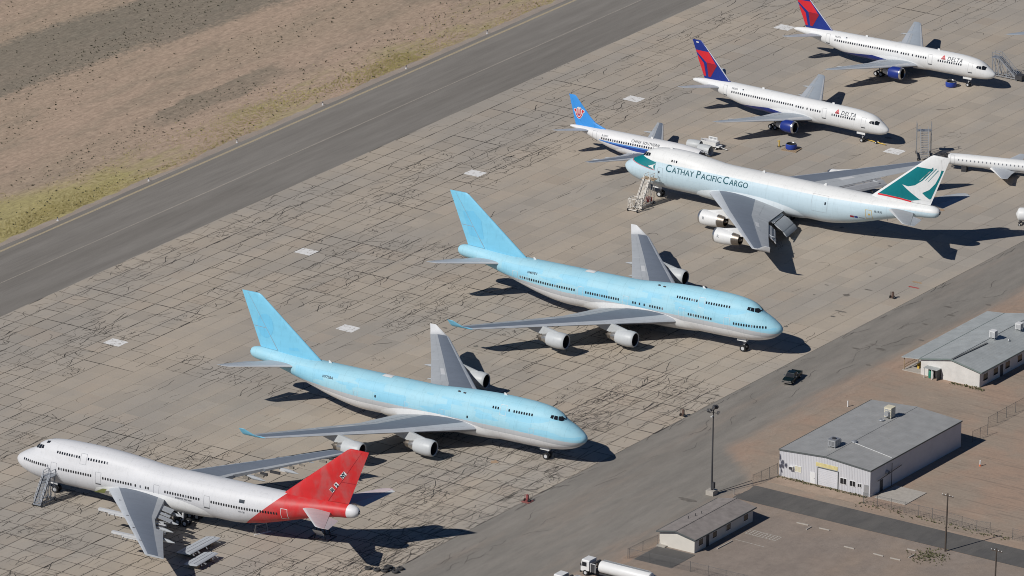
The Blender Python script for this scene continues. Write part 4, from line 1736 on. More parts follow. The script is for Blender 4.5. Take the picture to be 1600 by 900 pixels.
# ---- engines
def nacelle(root, spec, side, mats):
    """spec: s, y, z, kind"""
    s, y, z = spec['s'], spec['y'] * side, spec['z']
    o, ax = (-s, y, z), (-1, 0, 0)
    b = MB()
    k = spec['kind']
    if k == 'pw':       # short fan cowl, bare core nozzle
        b.lathe([(1.1, 1.12), (.5, 1.10), (.14, 1.17), (0, 1.28), (.10, 1.37), (.45, 1.46), (1.3, 1.53), (2.2, 1.50), (3.0, 1.40), (3.75, 1.24), (3.75, 1.0)], o, ax, 28, mis=[1, 1, 2, 2, 2, 0, 0, 0, 0, 1])
        e = b.build('engine', [mats['cowl'], AM['fanblk'], mats['lip']], root, True, 50)
        b = MB()
        b.lathe([(3.4, 1.0), (3.8, .98), (4.4, .90), (5.0, .72)], o, ax, 24)
        b.build('core_cowl', AM['metal'], e, True)
        b = MB()
        b.lathe([(4.6, .76), (5.2, .74), (5.7, .60), (5.72, .5)], o, ax, 24)
        b.lathe([(5.3, .42), (5.8, .34), (6.3, .1), (6.36, .001)], o, ax, 16)
        b.build('exhaust_cone', AM['hot'], e, True)
        fan = 1.0
    elif k == 'rr':     # one long cowl with metal tail
        b.lathe([(1.0, 1.10), (.5, 1.08), (.14, 1.16), (0, 1.27), (.10, 1.36), (.5, 1.46), (1.4, 1.52), (2.6, 1.48), (3.6, 1.36), (4.1, 1.28)], o, ax, 28, mis=[1, 1, 2, 2, 2, 0, 0, 0, 0])
        e = b.build('engine', [mats['cowl'], AM['fanblk'], mats['lip']], root, True, 50)
        b = MB()
        b.lathe([(4.1, 1.275), (4.8, 1.17), (5.5, 1.04), (5.5, .9), (4.6, .85)], o, ax, 24)
        b.build('exhaust_nozzle', AM['hot'], e, True)
        b = MB()
        b.lathe([(4.6, .5), (5.3, .42), (5.9, .12), (5.95, .001)], o, ax, 16)
        b.build('exhaust_cone', AM['hot'], e, True)
        b = MB()
        b.lathe([(4.02, 1.31), (4.16, 1.285)], o, ax, 28)
        b.build('cowl_band', AM['metal'], e, True)
        fan = 1.0
        for sd in (1, -1):
            vf = text_mesh('R', .75, 1.0, bold=.02)
            decal('cowl_monogram', vf, lambda a, c: (-s - 1.15 - a * sd, y + sd * 1.53 * math.cos((c + .1) / 1.53), z + 1.53 * math.sin((c + .1) / 1.53)), AM['inkgrey'], e)
    else:               # 757 engine, blue fan cowl and white core
        b.lathe([(.8, .92), (.35, .91), (.1, .97), (0, 1.05), (.08, 1.12), (.4, 1.2), (1.2, 1.25), (2.2, 1.2), (2.9, 1.08), (2.9, .85)], o, ax, 26, mis=[1, 1, 2, 2, 2, 0, 0, 0, 1])
        e = b.build('engine', [mats['cowl'], AM['fanblk'], mats['lip']], root, True, 50)
        b = MB()
        b.lathe([(2.6, .86), (3.2, .8), (3.9, .62), (4.3, .52)], o, ax, 22)
        b.build('core_cowl', AM['lgrey'], e, True)
        b = MB()
        b.lathe([(4.1, .5), (4.6, .4), (5.0, .1), (5.05, .001)], o, ax, 16)
        b.build('exhaust_cone', AM['hot'], e, True)
        fan = .8
    b = MB()
    b.lathe([(fan * .92, .001), (fan * 1.0, 1.08 if k != '757' else .9)], o, ax, 26)
    b.lathe([(fan * .5, .001), (fan * .7, .22), (fan * .93, .36)], o, ax, 16)
    b.build('fan', AM['fanblk'], e, True)
    return e


def pylon(root, w, spec, side, r, mat, length=5.6, name='engine_pylon', bottom=True):
    s, y, z = spec['s'], spec['y'], spec['z']
    yy, le, te, zw, th = w.sec(y)
    pts = [(s + 1.0, z + r * .93), (le + .2, zw + .18), (le + 1.4, zw + .1), (le + 4.6, zw - .35), (s + length + 1.2, z + r * .55), (s + length - .6, z + r * .35), (s + 1.5, z + r * .5)]
    hw = [.10, .24, .30, .26, .10, .20, .24]
    b = MB()
    n = len(pts)
    vs = [(-a, y * side + h, c) for (a, c), h in zip(pts, hw)] + [(-a, y * side - h, c) for (a, c), h in zip(pts, hw)]
    b.add(vs, [tuple(range(n)), tuple(range(2 * n - 1, n - 1, -1))] + [(i, i + n, (i + 1) % n + n, (i + 1) % n) for i in range(n)])
    return b.build(name, mat, root)


def canoe(root, w, y, side, x0, L, r, mat):
    """flap track fairing"""
    p = w.pt(y, x0, -1)
    b = MB()
    b.lathe([(0, .02), (L * .15, r * .65), (L * .4, r), (L * .7, r * .8), (L * .95, r * .25), (L, .01)], (p[0], p[1], p[2] - r * .55), (-1, 0, -.06), 10)
    return b.build('flap_track_fairing', mat, root, True)


# ---------------------------------------------------------------- the 747 family
HZB = [(0, 5.15), (.1, 4.72), (.3, 4.4), (1, 3.78), (2, 3.22), (3.5, 2.72), (5, 2.42), (8, 2.15), (12, 2.05), (44, 2.05), (46, 2.2), (50, 2.92), (54, 4.0), (58, 5.2), (62, 6.3), (65, 6.85), (67, 7.05), (68, 7.3), (68.5, 7.7), (68.75, 8.2)]
HZT = [(0, 5.15), (.1, 5.4), (.3, 5.68), (1, 6.2), (2, 6.8), (3.4, 7.5), (5, 8.1), (8, 8.75), (12, 9.05), (30, 9.1), (54, 9.15), (60, 9.3), (64, 9.4), (67, 9.4), (68, 9.2), (68.5, 8.9), (68.75, 8.4)]
HW = [(0, .02), (.1, .5), (.3, .85), (1, 1.5), (2, 2.02), (3.5, 2.5), (5, 2.82), (8, 3.13), (11, 3.25), (44, 3.25), (50, 2.95), (54, 2.6), (58, 2.15), (62, 1.72), (65, 1.4), (67, 1.2), (68, .95), (68.5, .6), (68.75, .2)]
UP_LONG = ([(2.9, 6.6), (3.6, 7.5), (4.76, 8.62), (6.14, 9.36), (7.86, 9.78), (11.3, 10.07), (16.6, 10.13), (20, 10.0), (25, 9.66), (28, 9.36), (31, 9.0), (34, 8.5)],
           [(2.9, 1.0), (3.6, 1.35), (4.76, 1.75), (6.14, 2.1), (8, 2.42), (12, 2.7), (25, 2.75), (34, 2.6)],
           [(2.9, 1.2), (4.76, 2.1), (8, 2.75), (12, 2.95), (34, 2.9)])
UP_SHORT = ([(2.9, 6.6), (3.6, 7.5), (4.76, 8.62), (6.14, 9.36), (7.86, 9.78), (11.3, 10.08), (13.5, 10.08), (16.8, 9.8), (19, 9.52), (21.7, 9.22), (25, 8.8), (28, 8.4)],
            [(2.9, 1.0), (3.6, 1.35), (4.76, 1.75), (6.14, 2.1), (8, 2.42), (12, 2.65), (17, 2.6), (28, 2.3)],
            [(2.9, 1.2), (4.76, 2.1), (8, 2.75), (12, 2.95), (28, 2.7)])
WSEC = [(2.6, 20.0, 36.6, 3.75, .125), (12.3, 29.1, 38.9, 4.45, .095), (21.5, 37.6, 44.3, 5.1, .085), (31.0, 46.3, 50.2, 5.75, .08)]
SSEC = [(.6, 57.4, 66.3, 7.5, .09), (1.8, 58.6, 66.4, 7.62, .09), (10.7, 66.6, 69.2, 8.85, .08), (11.08, 67.5, 69.25, 8.95, .06)]
FSEC = [(8.4, 53.2, 66.2, 0, .095), (9.3, 54.2, 66.6, 0, .095), (19.1, 66.4, 70.5, 0, .09), (19.4, 67.0, 70.6, 0, .06)]


def wing_mats(x, upper):
    if not upper:
        return 3
    return 1 if x < .12 else (0 if x < .64 else 2)


WM = [AM['wingbox'], AM['wingle'], AM['wingte'], AM['wingbot']]


def make_747(name, label, X, Y, hd, att, cfg):
    root = thing(name, label, 'airliner', (X, Y, 0), hd)
    root.rotation_euler = (0, -att, hd)
    root.location.z = att * 30
    if cfg.get('group'):
        root['group'] = cfg['group']

    def zg(s):      # local ground level under station s
        return -att * (30 - s)
    hull = Hull(HZB, HZT, HW, cfg['up'])
    fus = hull.mesh(stations(68.75)).build('fuselage', cfg['paint'], root, True, 60)
    near = cfg['near']
    # belly fairing
    b = MB()
    rows = []
    for i in range(29):
        t_ = i / 28
        s = 16.9 + 23.8 * t_
        bul = .5 * math.sin(PI * t_) ** .55
        row = []
        for j in range(25):
            a = lerp(-PI * .5 - PI * .48, -PI * .5 + PI * .48, j / 24)
            e = 1 - abs(j / 12 - 1)
            k = clamp(e * 3.2)
            a2 = -PI / 2 + (a + PI / 2) * (.55 + .45 * math.sin(PI * t_) ** .5)
            row.append(hull.pt(s, a2, bul * k - .03 * (1 - k)))
        rows.append(row)
    b.grid(rows)
    b.build('belly_fairing', cfg['belly'], root, True, 60)
    # wings
    for side in (1, -1):
        w = Wing(WSEC, side)
        ys = spread(WSEC, 6)
        if cfg['kind'] == 'stripped':
            # trailing edge partly taken away
            ysA = [y for y in ys if y < 29.6] + [29.6]
            wo_ = MB()
            bb = w.mesh([y for y in ysA if y <= 12.3] , 0, .70, wing_mats)
            wo_.add(bb.v, bb.f)
            wo_.m = bb.m[:]
            bb = w.mesh([12.3] + [y for y in ysA if 12.3 < y < 17] + [17.0], 0, .68, wing_mats)
            k0 = len(wo_.m)
            wo_.add(bb.v, bb.f)
            wo_.m[k0:] = bb.m
            bb = w.mesh([17.0] + [y for y in ysA if y > 17], 0, .86 if side == near else .72, wing_mats)
            k0 = len(wo_.m)
            wo_.add(bb.v, bb.f)
            wo_.m[k0:] = bb.m
            wing = wo_.build('wing', WM, root, True, 40)
            # bare flap tracks and ribs sticking out
            for y in rangef(4.6, 11.6, 1.2) + rangef(13.0, 16.5, 1.0) + ([] if side == near else rangef(18, 27, 1.5)):
                p = w.pt(y, .69, 1)
                q_ = w.pt(y, rng.uniform(.78, .95), -1)
                b = MB()
                wd = rng.uniform(.12, .5)
                b.box(q_[0], p[0], p[1] - wd / 2, p[1] + wd / 2, q_[2] - .55 * rng.random(), q_[2] - .1 + .1 * rng.random())
                b.build('flap_bracket', rng.choice((AM['lgrey'], AM['wingte'], AM['tan'], MT['darksteel'])), wing)
            if side == near:
                for (y0, y1, x0, x1) in ((5.2, 7.4, .70, .86), (8.2, 9.2, .70, .88), (9.6, 11.2, .70, .95)):
                    w.plate(y0, y1, x0, x1, -.25, .06).build('spoiler_panel', AM['wingte'], wing)
            for y in (8, 14, 19, 24):
                o = MB()
                p = w.pt(y, .06, 1, .01)
                p2 = w.pt(y + .12, .06, 1, .01)
                o.bar(p, (p[0] - .6, p[1] + .12 * side, p[2] + .06), .22, .05)
                o.build('slat_gap', AM['seamdk'], wing)
        else:
            wing = w.mesh(ys, 0, 1, wing_mats).build('wing', WM, root, True, 40)
            # slats, spoilers, flaps, ailerons
            for (y0, y1) in ((4.2, 10.9), (12.6, 16.4), (16.6, 20.4), (22.2, 26), (26.2, 30.3)):
                w.plate(y0, y1, .035, .115, .02, .06, 5, 3).build('slat', AM['wingle'], wing)
            drop = cfg['kind'] == 'flapsdown'
            for (y0, y1, m_) in ((4.4, 7.6, 'wingte'), (7.8, 11.0, 'wingte'), (13.2, 15.4, 'wingte'), (15.6, 17.8, 'lgrey'), (18.0, 20.4, 'wingte')):
                w.plate(y0, y1, .66, .76, .02, .06).build('spoiler', AM[m_], wing)
            if not drop:
                for (y0, y1) in ((4.0, 10.9), (13.3, 20.8)):
                    w.plate(y0, y1, .78, .985, .02, .05).build('flap', AM['wingte'], wing)
            for (y0, y1) in ((11.2, 13.0), (21.2, 30.2)):
                w.plate(y0, y1, .76, .985, .02, .05).build('aileron', AM['wingte'], wing)
            if drop:
                # triple slotted flaps lowered behind the trailing edge
                for (y0, y1, m_, kf) in ((3.7, 10.9, 'wingte', 1.0), (13.1, 20.9, 'wingbot', .5)):
                    for q, (xo, zo, cl, tilt) in enumerate(((.3, -.25, .9, .3), (1.25, -.62, 2.1, .5), (3.15, -1.75, 1.35, .75))):
                        xo, zo, cl = xo * kf, zo * kf, cl * kf
                        b = MB()
                        rr = []
                        for i in range(7):
                            y = lerp(y0, y1, i / 6)
                            p = Vector(w.pt(y, .95, -1))
                            c_ = 1.0 if q != 1 else 1.1
                            a = Vector((p.x - xo, p.y, p.z + zo))
                            e = a + Vector((-cl * c_ * math.cos(tilt), 0, -cl * c_ * math.sin(tilt)))
                            m1 = a.lerp(e, .4) + Vector((-.1, 0, .14))
                            m2 = a.lerp(e, .4) + Vector((.05, 0, -.1))
                            rr.append([a, m1, e, m2])
                        b.grid(rr, closed=True)
                        b.poly(rr[0])
                        b.poly(rr[-1])
                        b.build('flap', AM[m_], wing, True, 30)
                    for i in range(4):
                        y = lerp(y0 + .6, y1 - .6, i / 3)
                        p = w.pt(y, .9, -1)
                        b = MB()
                        b.bar(p, (p[0] - 2.6, p[1], p[2] - 2.0), .18, .3)
                        b.build('flap_track', MT['darksteel'], wing)
        for y in (5.6, 10.2, 14.6, 19.6):
            canoe(wing, w, y, side, .62 if y > 12 else .7, 4.2, .34, AM['wingte'])
        # winglet
        if cfg['kind'] != 'stripped':
            b = MB()
            rows = []
            for t_, dy, dz in ((0, 0, 0), (.15, .3, .06), (.35, .62, .25), (.6, .9, .7), (1, 1.25, 1.42)):
                le, te = lerp(46.3, 49.75, t_), lerp(50.2, 51.0, t_ ** .8)
                c = te - le
                r = []
                for x in (0, .05, .3, .7, 1.0, .7, .3, .05):
                    k = 1 if len(r) < 5 else -1
                    h = af(x) * c * .07 * k
                    nx = lerp(0, .75, t_)
                    r.append((-(le + x * c), (31.0 + dy - h * nx) * side, 5.75 + dz + h * (1 - nx * .6) + .02 * c * (1 - (2 * x - .8) ** 2) * (1 - t_) - .012 * c * x * (1 - t_)))
                rows.append(r)
            b.grid(rows, closed=True)
            b.poly(rows[-1])
            b.build('winglet', cfg['winglet_in'] if side == 1 and near == -1 else cfg['winglet'], root, True, 40)
        # engines
        for (s, y, z) in ((23.75, 11.7, 2.3), (32.6, 21.15, 3.05)):
            sp = dict(s=s, y=y, z=z, kind=cfg['engine'])
            if cfg['engine']:
                pylon(root, w, sp, side, 1.5, cfg['cowl'])
                nacelle(root, sp, side, dict(cowl=cfg['cowl'], lip=AM['metal'] if cfg['engine'] == 'rr' else AM['nac']))
            elif side == near:
                # bare pylon strut left in front of the wing
                yy, le, te, zw, th = w.sec(y)
                b = MB()
                b.box(-le - 1.5, -s - .4, y * side - .28, y * side + .28, zw - .65, zw - .25)
                b.box(-le - 3.5, -s - 2.4, y * side - .22, y * side + .22, zw - .95, zw - .64)
                py = b.build('engine_pylon', AM['lgrey'], root)
                b = MB()
                for q in range(7):
                    x = -s - .6 - q * .75
                    b.bar((x, y * side + rng.uniform(-.35, .35), zw - .6), (x + rng.uniform(-.3, .3), y * side + rng.uniform(-.6, .6), zw - 1.0 - rng.uniform(.1, .6)), .09)
                b.build('engine_mount', MT['darksteel'], py)
        # stabiliser
        st = Wing(SSEC, side)
        sys_ = spread(SSEC, 4)
        h_ = st.mesh(sys_, 0, .70, lambda x, u_: (1 if x < .1 else (0 if u_ else 2))).build('horizontal_stabilizer', [cfg['stab'], AM['lgrey'], AM['wingbot']], root, True, 40)
        st.mesh([y for y in sys_ if 2 < y < 10.8], .715, 1.0).build('elevator', cfg['elev'], h_, True, 40)
    # fin and rudder
    fin = Wing(FSEC, 1, True)
    fz = spread(FSEC, 5)
    f_ = fin.mesh(fz, 0, .69).build('vertical_fin', cfg['finpaint'], root, True, 40)
    fin.mesh([9.45] + [z for z in fz if z > 9.6], .694, 1.0).build('rudder', cfg['finpaint'], f_, True, 40)
    if cfg.get('finline'):
        b = MB()
        for side in (1, -1):
            b.grid([[Vector(fin.pt(z, .69 - .006, side, .03)) for z in rangef(9.6, 19.2, 1.5)], [Vector(fin.pt(z, .69 + .004, side, .03)) for z in rangef(9.6, 19.2, 1.5)]])
        b.build('hinge_line', cfg.get('hinge', AM['seam']), f_)
        b = MB()
        for side in (1, -1):
            b.grid([[Vector(fin.pt(13.2, x, side, .03)) for x in (.7, .8, .9, .99)], [Vector(fin.pt(13.28, x, side, .03)) for x in (.7, .8, .9, .99)]])
        b.build('rudder_split', cfg.get('hinge', AM['seam']), f_)
    # cockpit glazing
    for side in (1, -1):
        windshield(hull, [[(4.05, 8.02), (4.7, 8.55), (5.15, 8.62), (4.95, 8.05), (4.4, 7.9)], [(5.05, 8.06), (5.25, 8.62), (5.75, 8.75), (5.75, 8.2)], [(5.85, 8.24), (5.85, 8.76), (6.3, 8.8), (6.35, 8.35)]], fus, side)
    # main deck doors
    for side in (1, -1):
        for s in cfg['doors']:
            door(hull, s, cfg['wz'](s) - .15, 1.1, 1.95, side, fus, cfg['doormat'], cfg.get('sill', True))
        for s in cfg['updoors']:
            door(hull, s, 8.25, 1.2, 1.7, side, fus, cfg['doormat'], False)
        windows(hull, cfg['main'](side), cfg['wz'], fus, (side,), cfg.get('wmesh', WIN7))
        windows(hull, cfg['upper'](side), 8.45, fus, (side,), WIN7)
    b = MB()
    b.lathe([(0, .34), (.04, .30), (.05, .01)], (-68.7, 0, 8.3), (-1, 0, 0), 16)
    b.build('exhaust_outlet', AM['seamdk'], fus)
    # gear
    gear(root, 'nose_gear', 7.8, 0, 2.5, zg(7.8), W747, .62, (0,), .95, AM['lgrey'])
    for side in (1, -1):
        gear(root, 'wing_gear', 31.6, 5.5 * side, 3.2, zg(31.6), W747, .62, (-.73, .73), 1.1, AM['lgrey'], False, .22)
        gear(root, 'body_gear', 34.8, 1.92 * side, 2.2, zg(34.8), W747, .62, (-.73, .73), 1.1, AM['lgrey'], False, .22)
    # roof antennas
    for s in cfg.get('ants', ()):
        b = MB()
        z = hull.pt(s, PI / 2)[2]
        b.add([(-s, -.03, z - .05), (-s - .7, -.03, z - .05), (-s - .75, -.02, z + .42), (-s - .45, -.02, z + .42), (-s, .03, z - .05), (-s - .7, .03, z - .05), (-s - .75, .02, z + .42), (-s - .45, .02, z + .42)],
              [(0, 1, 2, 3), (7, 6, 5, 4), (0, 4, 5, 1), (1, 5, 6, 2), (2, 6, 7, 3), (3, 7, 4, 0)])
        b.build('antenna', AM['white'], root)
    return root, fus, hull, f_, fin


wz_pax = lambda s: 5.80 + .008 * max(0, s - 8) if s < 48 else 6.12 + .03 * (s - 48)
PAX = rangef(2.3, 8.3, .508) + rangef(13.0, 17.7, .508) + rangef(23.2, 25.8, .508) + [27.0, 28.0, 28.9, 29.4] + rangef(32.5, 39.4, .508) + rangef(41.9, 53.8, .508)
UPR = rangef(9.7, 14.4, .508) + rangef(16.4, 20.5, .508)
blue_cfg = dict(up=UP_LONG, paint=AM['blue'], belly=AM['white'], near=-1, kind='clean', winglet=AM['bluefin'], winglet_in=AM['lgrey'], engine='pw', cowl=AM['nac'],
                stab=AM['wingle'], elev=AM['wingte'], finpaint=AM['bluefin'], finline=True, doormat=AM['silver'], sill=False, wz=wz_pax, ants=(15.9, 51.8))


def jumbo_extras(root, fus, hull, fin_o, reg):
    hull_text('registration', reg, hull, 52.3, 7.25, .62, -1, AM['ink'], fus, 1.05)
    hull_text('registration', reg, hull, 50.2, 7.25, .62, 1, AM['ink'], fus, 1.05)
    # satcom hump / white blanking plate on the crown
    b = MB()
    rows = []
    for i in range(7):
        s = 39.2 + 1.9 * i / 6
        k = math.sin(PI * i / 6) ** .5
        rows.append([hull.pt(s, PI / 2 + a, .03 + .12 * k * (1 - abs(a) / .22)) for a in (-.2, -.1, 0, .1, .2)])
    b.grid(rows)
    b.build('crown_plate', AM['white'], root, True)
    for s in (23.6, 24.8):
        hull_poly('crown_vent', [(s, 9.35), (s + .6, 9.35), (s + .6, 9.5), (s, 9.5)], hull, -1, AM['seamdk'], fus)


cfgB = dict(blue_cfg, doors=(9.75, 19.2, 31.0, 40.6, 55.0), updoors=(15.35,), main=lambda sd: PAX, upper=lambda sd: UPR)
oB = make_747('jumbo_jet', 'sky blue jumbo jet with a full row of cabin windows', 48.8140, 1378.9111 - 1415, -.547651, .010563, dict(cfgB, group='sky blue jumbo jets'))
jumbo_extras(oB[0], oB[1], oB[2], oB[3], 'N407EV')
cfgA = dict(blue_cfg, doors=(), updoors=(15.35,), main=lambda sd: [22.2, 41.0], upper=lambda sd: [16.4, 16.9, 17.4, 14.2] + rangef(9.7, 13.2, .508))
oA = make_747('jumbo_jet', 'sky blue jumbo jet without cabin windows on the main deck, behind the red tail', 13.3165, 1321.6373 - 1415, -.525706, -.000869, dict(cfgA, group='sky blue jumbo jets'))
jumbo_extras(oA[0], oA[1], oA[2], oA[3], 'N775BA')
gm = apaint('touched_up_blue', (.155, .49, .71), .45, .06)
for sd in (1, -1):
    fin_poly('ghost_emblem', [(65.6 + 1.75 * math.cos(a * PI / 12), 13.6 + 2.25 * math.sin(a * PI / 12)) for a in range(24)], oA[4], gm, oA[3], sd, .02)
    fin_poly('touched_up_patch', [(63.0, 11.2), (66.2, 11.4), (67.8, 15.8), (65.4, 16.2), (63.6, 14.6)], oB[4], gm, oB[3], sd, .02)
    fin_poly('touched_up_patch', [(58.2, 10.3), (60.4, 10.1), (60.5, 10.5), (58.7, 10.8)], oA[4], gm, oA[3], sd, .02)
for q, s in enumerate((9.3, 27.5, 34.5, 45.0)):
    door(oA[2], s, 5.85, .9, .8, -1, oA[1], AM['silver'], False, .03)

# cargo jumbo, facing left
cfgC = dict(up=UP_SHORT, paint=AM['cathay'], belly=apaint('pale_fairing_paint', (.60, .66, .69), .38, .05), near=1, kind='flapsdown', winglet=AM['lgrey'], winglet_in=AM['lgrey'], engine='rr', cowl=AM['white'],
            stab=AM['wingte'], elev=AM['wingle'], finpaint=AM['white'], doormat=AM['seam'], sill=False, wz=lambda s: 6.0, doors=(), updoors=(), main=lambda sd: [9.2], upper=lambda sd: [11.6, 12.1, 12.6], ants=(9.6, 30.0, 43.5))
oC = make_747('cargo_jumbo_jet', 'white and pale blue cargo jumbo jet with teal tail', 21.5194, 1474.3242 - 1415, 2.581924, .000886, cfgC)
r_, f_, h_, fo, fn_ = oC
for sd in (1, -1):
    s0 = 10.55 if sd == 1 else 27.7
    # small capitals with larger initials
    x = 0.0
    for word, first in (('C', 1), ('ATHAY', 0), (' ', 2), ('P', 1), ('ACIFIC', 0), (' ', 3), ('C', 1), ('ARGO', 0)):
        if first >= 2:
            x += .34 if first == 2 else .14
            continue
        size = 1.86 if first else 1.42
        vf = text_mesh(word, size, 1.04)
        wd = max(a for a, _ in vf[0]) + .12 * size
        decal('lettering', vf, lambda a, c, x=x: h_.at(s0 + sd * (x + a) * 1.0, 6.42 + c, sd, .03), AM['inkteal'], f_)
        x += wd
    hull_text('registration', 'B-HUS', h_, 56.0 if sd == 1 else 58, 6.7, .55, sd, AM['ink'], f_)
    hull_poly('flag_mark', [(51.0, 4.9), (51.75, 4.9), (51.75, 5.3), (51.0, 5.3)], h_, sd, AM['dkred'], f_)
    hull_poly('flag_mark', [(51.85, 4.9), (52.5, 4.9), (52.5, 5.3), (51.85, 5.3)], h_, sd, AM['navy'], f_)
    hull_poly('flag_mark', [(52.7, 5.0), (53.8, 5.0), (53.8, 5.12), (52.7, 5.12)], h_, sd, AM['inkgrey'], f_)
    door(h_, 54.8, 6.0, 1.25, 1.9, sd, f_, MT['yellow'], False, .07)
    hull_poly('door_placard', [(54.7, 5.9), (55.1, 5.9), (55.1, 6.25), (54.7, 6.25)], h_, sd, MT['yellow'], f_)
    door(h_, 9.4, 5.9, 1.1, 1.9, sd, f_, AM['seam'], False, .03)
    door(h_, 44.5, 6.4, 3.4, 3.1, sd, f_, AM['seam'], False, .03)
    hull_poly('cabin_window', [(45.6, 6.4), (45.9, 6.4), (45.9, 6.9), (45.6, 6.9)], h_, sd, MT['glass'], f_)
    # nose mark
    hull_poly('wing_mark', [(6.5, 6.65), (7.0, 6.5), (7.6, 6.75), (8.05, 7.25), (8.1, 7.4), (7.75, 7.1), (7.7, 6.85), (7.9, 6.4), (8.05, 6.2), (7.5, 6.45)], h_, sd, AM['white'], f_, .035, .25)
    # tail: teal field, red line, white brush wing
    fin_poly('teal_field', [(55.7, 9.95), (57.5, 10.02), (60.5, 9.95), (62.7, 9.75), (63.5, 9.95), (66.75, 10.7), (69.3, 16.75), (63.75, 16.6)], fn_, AM['teal'], fo, sd, .03)
    fin_poly('red_stripe', [(55.45, 9.62), (57.5, 9.70), (60.5, 9.62), (62.7, 9.42), (62.8, 9.70), (60.5, 9.92), (57.5, 9.99), (55.6, 9.92)], fn_, AM['red'], fo, sd, .035)
    fin_poly('brush_wing', [(60.75, 12.62), (62.0, 12.45), (63.4, 12.9), (65.0, 14.1), (66.2, 15.4), (67.3, 16.65), (68.1, 17.9), (68.75, 18.9), (68.95, 17.2), (68.5, 15.7), (67.6, 13.9), (66.4, 12.5), (64.95, 11.65),
                            (65.6, 11.1), (66.6, 10.5), (66.6, 10.15), (64.4, 10.3), (62.6, 11.35), (61.6, 12.0)], fn_, AM['white'], fo, sd, .045)
    for (a, b_) in (((65.1, 14.6), (67.2, 17.0)), ((65.6, 14.2), (67.9, 16.9)), ((66.1, 14.0), (68.3, 16.6)), ((64.4, 13.9), (66.6, 16.2))):
        fin_poly('brush_streak', [(a[0], a[1]), (b_[0], b_[1]), (b_[0] - .16, b_[1] + .05), (a[0] - .05, a[1] + .05)], fn_, AM['teal'] if a[0] > 65 else AM['white'], fo, sd, .055)

# white jumbo with the red tail, facing left, being stripped
PAXQ = rangef(2.6, 8.0, .508) + rangef(10.4, 16.9, .508) + rangef(19.4, 25.1, .508) + [26.0, 27.0, 28.1, 28.6] + rangef(32.0, 38.8, .508) + rangef(41.3, 53.9, .508)
cfgQ = dict(up=UP_LONG, paint=AM['qantas'], belly=AM['white'], near=1, kind='stripped', winglet=AM['lgrey'], winglet_in=AM['lgrey'], engine=None, cowl=AM['lgrey'],
            stab=apaint('pinkish_stabilizer_paint', (.50, .42, .43), .5, .1), elev=AM['lgrey'], finpaint=AM['redfin'], finline=True, hinge=AM['dkred'], doormat=AM['seam'], sill=True, wz=lambda s: 5.87 + max(0, s - 48) * .03,
            doors=(9.25, 18.4, 30.2, 40.35), updoors=(15.0,), main=lambda sd: PAXQ, upper=lambda sd: rangef(9.6, 14.1, .508) + rangef(16.0, 19.8, .508), ants=())
oQ = make_747('jumbo_jet', 'white jumbo jet with red tail, engines and flaps taken off', -84.4500, 1309.7573 - 1415, 2.614103, -.005823, cfgQ)
r_, f_, h_, fo, fn_ = oQ
for sd in (1, -1):
    door(h_, 55.3, 6.15, 1.2, 1.9, sd, f_, AM['white'], False, .08)
    hull_text('lettering', 'BOEING 747-400', h_, 34.0 if sd == 1 else 38.6, 5.12, .40, sd, AM['ink'], f_, 1.15, .3)
    hull_text('registration', 'VH-OJI', h_, 46.6 if sd == 1 else 48.4, 5.05, .42, sd, AM['inkgrey'], f_)
    hull_poly('flag_mark', [(46.7, 6.75), (47.75, 6.75), (47.75, 7.3), (46.7, 7.3)], h_, sd, AM['ink'], f_)
    hull_poly('crown_window', [(6.5, 9.15), (7.2, 9.3), (7.25, 9.55), (6.5, 9.4)], h_, sd, MT['glass'], f_)
    # patches on the fin, set along the leading edge
    for (s, z, w_, tx) in ((63.6, 11.5, .78, 'M'), (64.43, 12.53, .78, '2'), (65.74, 14.5, 1.35, 'NY')):
        a = math.radians(52)
        ca, sa = math.cos(a), math.sin(a)
        hw, hh = w_ / 2, .40

        def rot(x, y):
            return (s + x * ca - y * sa, z + x * sa * .95 + y * ca)
        pts = [rot(-hw, -hh), rot(hw, -hh), rot(hw, hh), rot(-hw, hh)]
        fin_poly('fin_patch', pts, fn_, AM['white'], fo, sd, .03)
        vs, fs = text_mesh(tx, .86, .95, bold=.07)
        mx = max(a_ for a_, _ in vs)
        vs = [rot((x - mx / 2) * .95, (y - .31)) for x, y in vs]

        def fm(s_, z_):
            yy, le, te, _, th = fn_.sec(z_)
            x = clamp((s_ - le) / (te - le), .002, .998)
            return (-s_, (af(x) * (te - le) * th + .05) * sd, z_)
        decal('fin_letter', (vs, fs), fm, AM['ink'], fo)
# opened fairing ahead of the wing with green primer
hull_poly('opened_fairing', [(17.2, 3.2), (19.6, 3.5), (20.4, 4.4), (19.6, 4.35), (18.2, 3.7)], h_, 1, AM['green'], f_, .55)

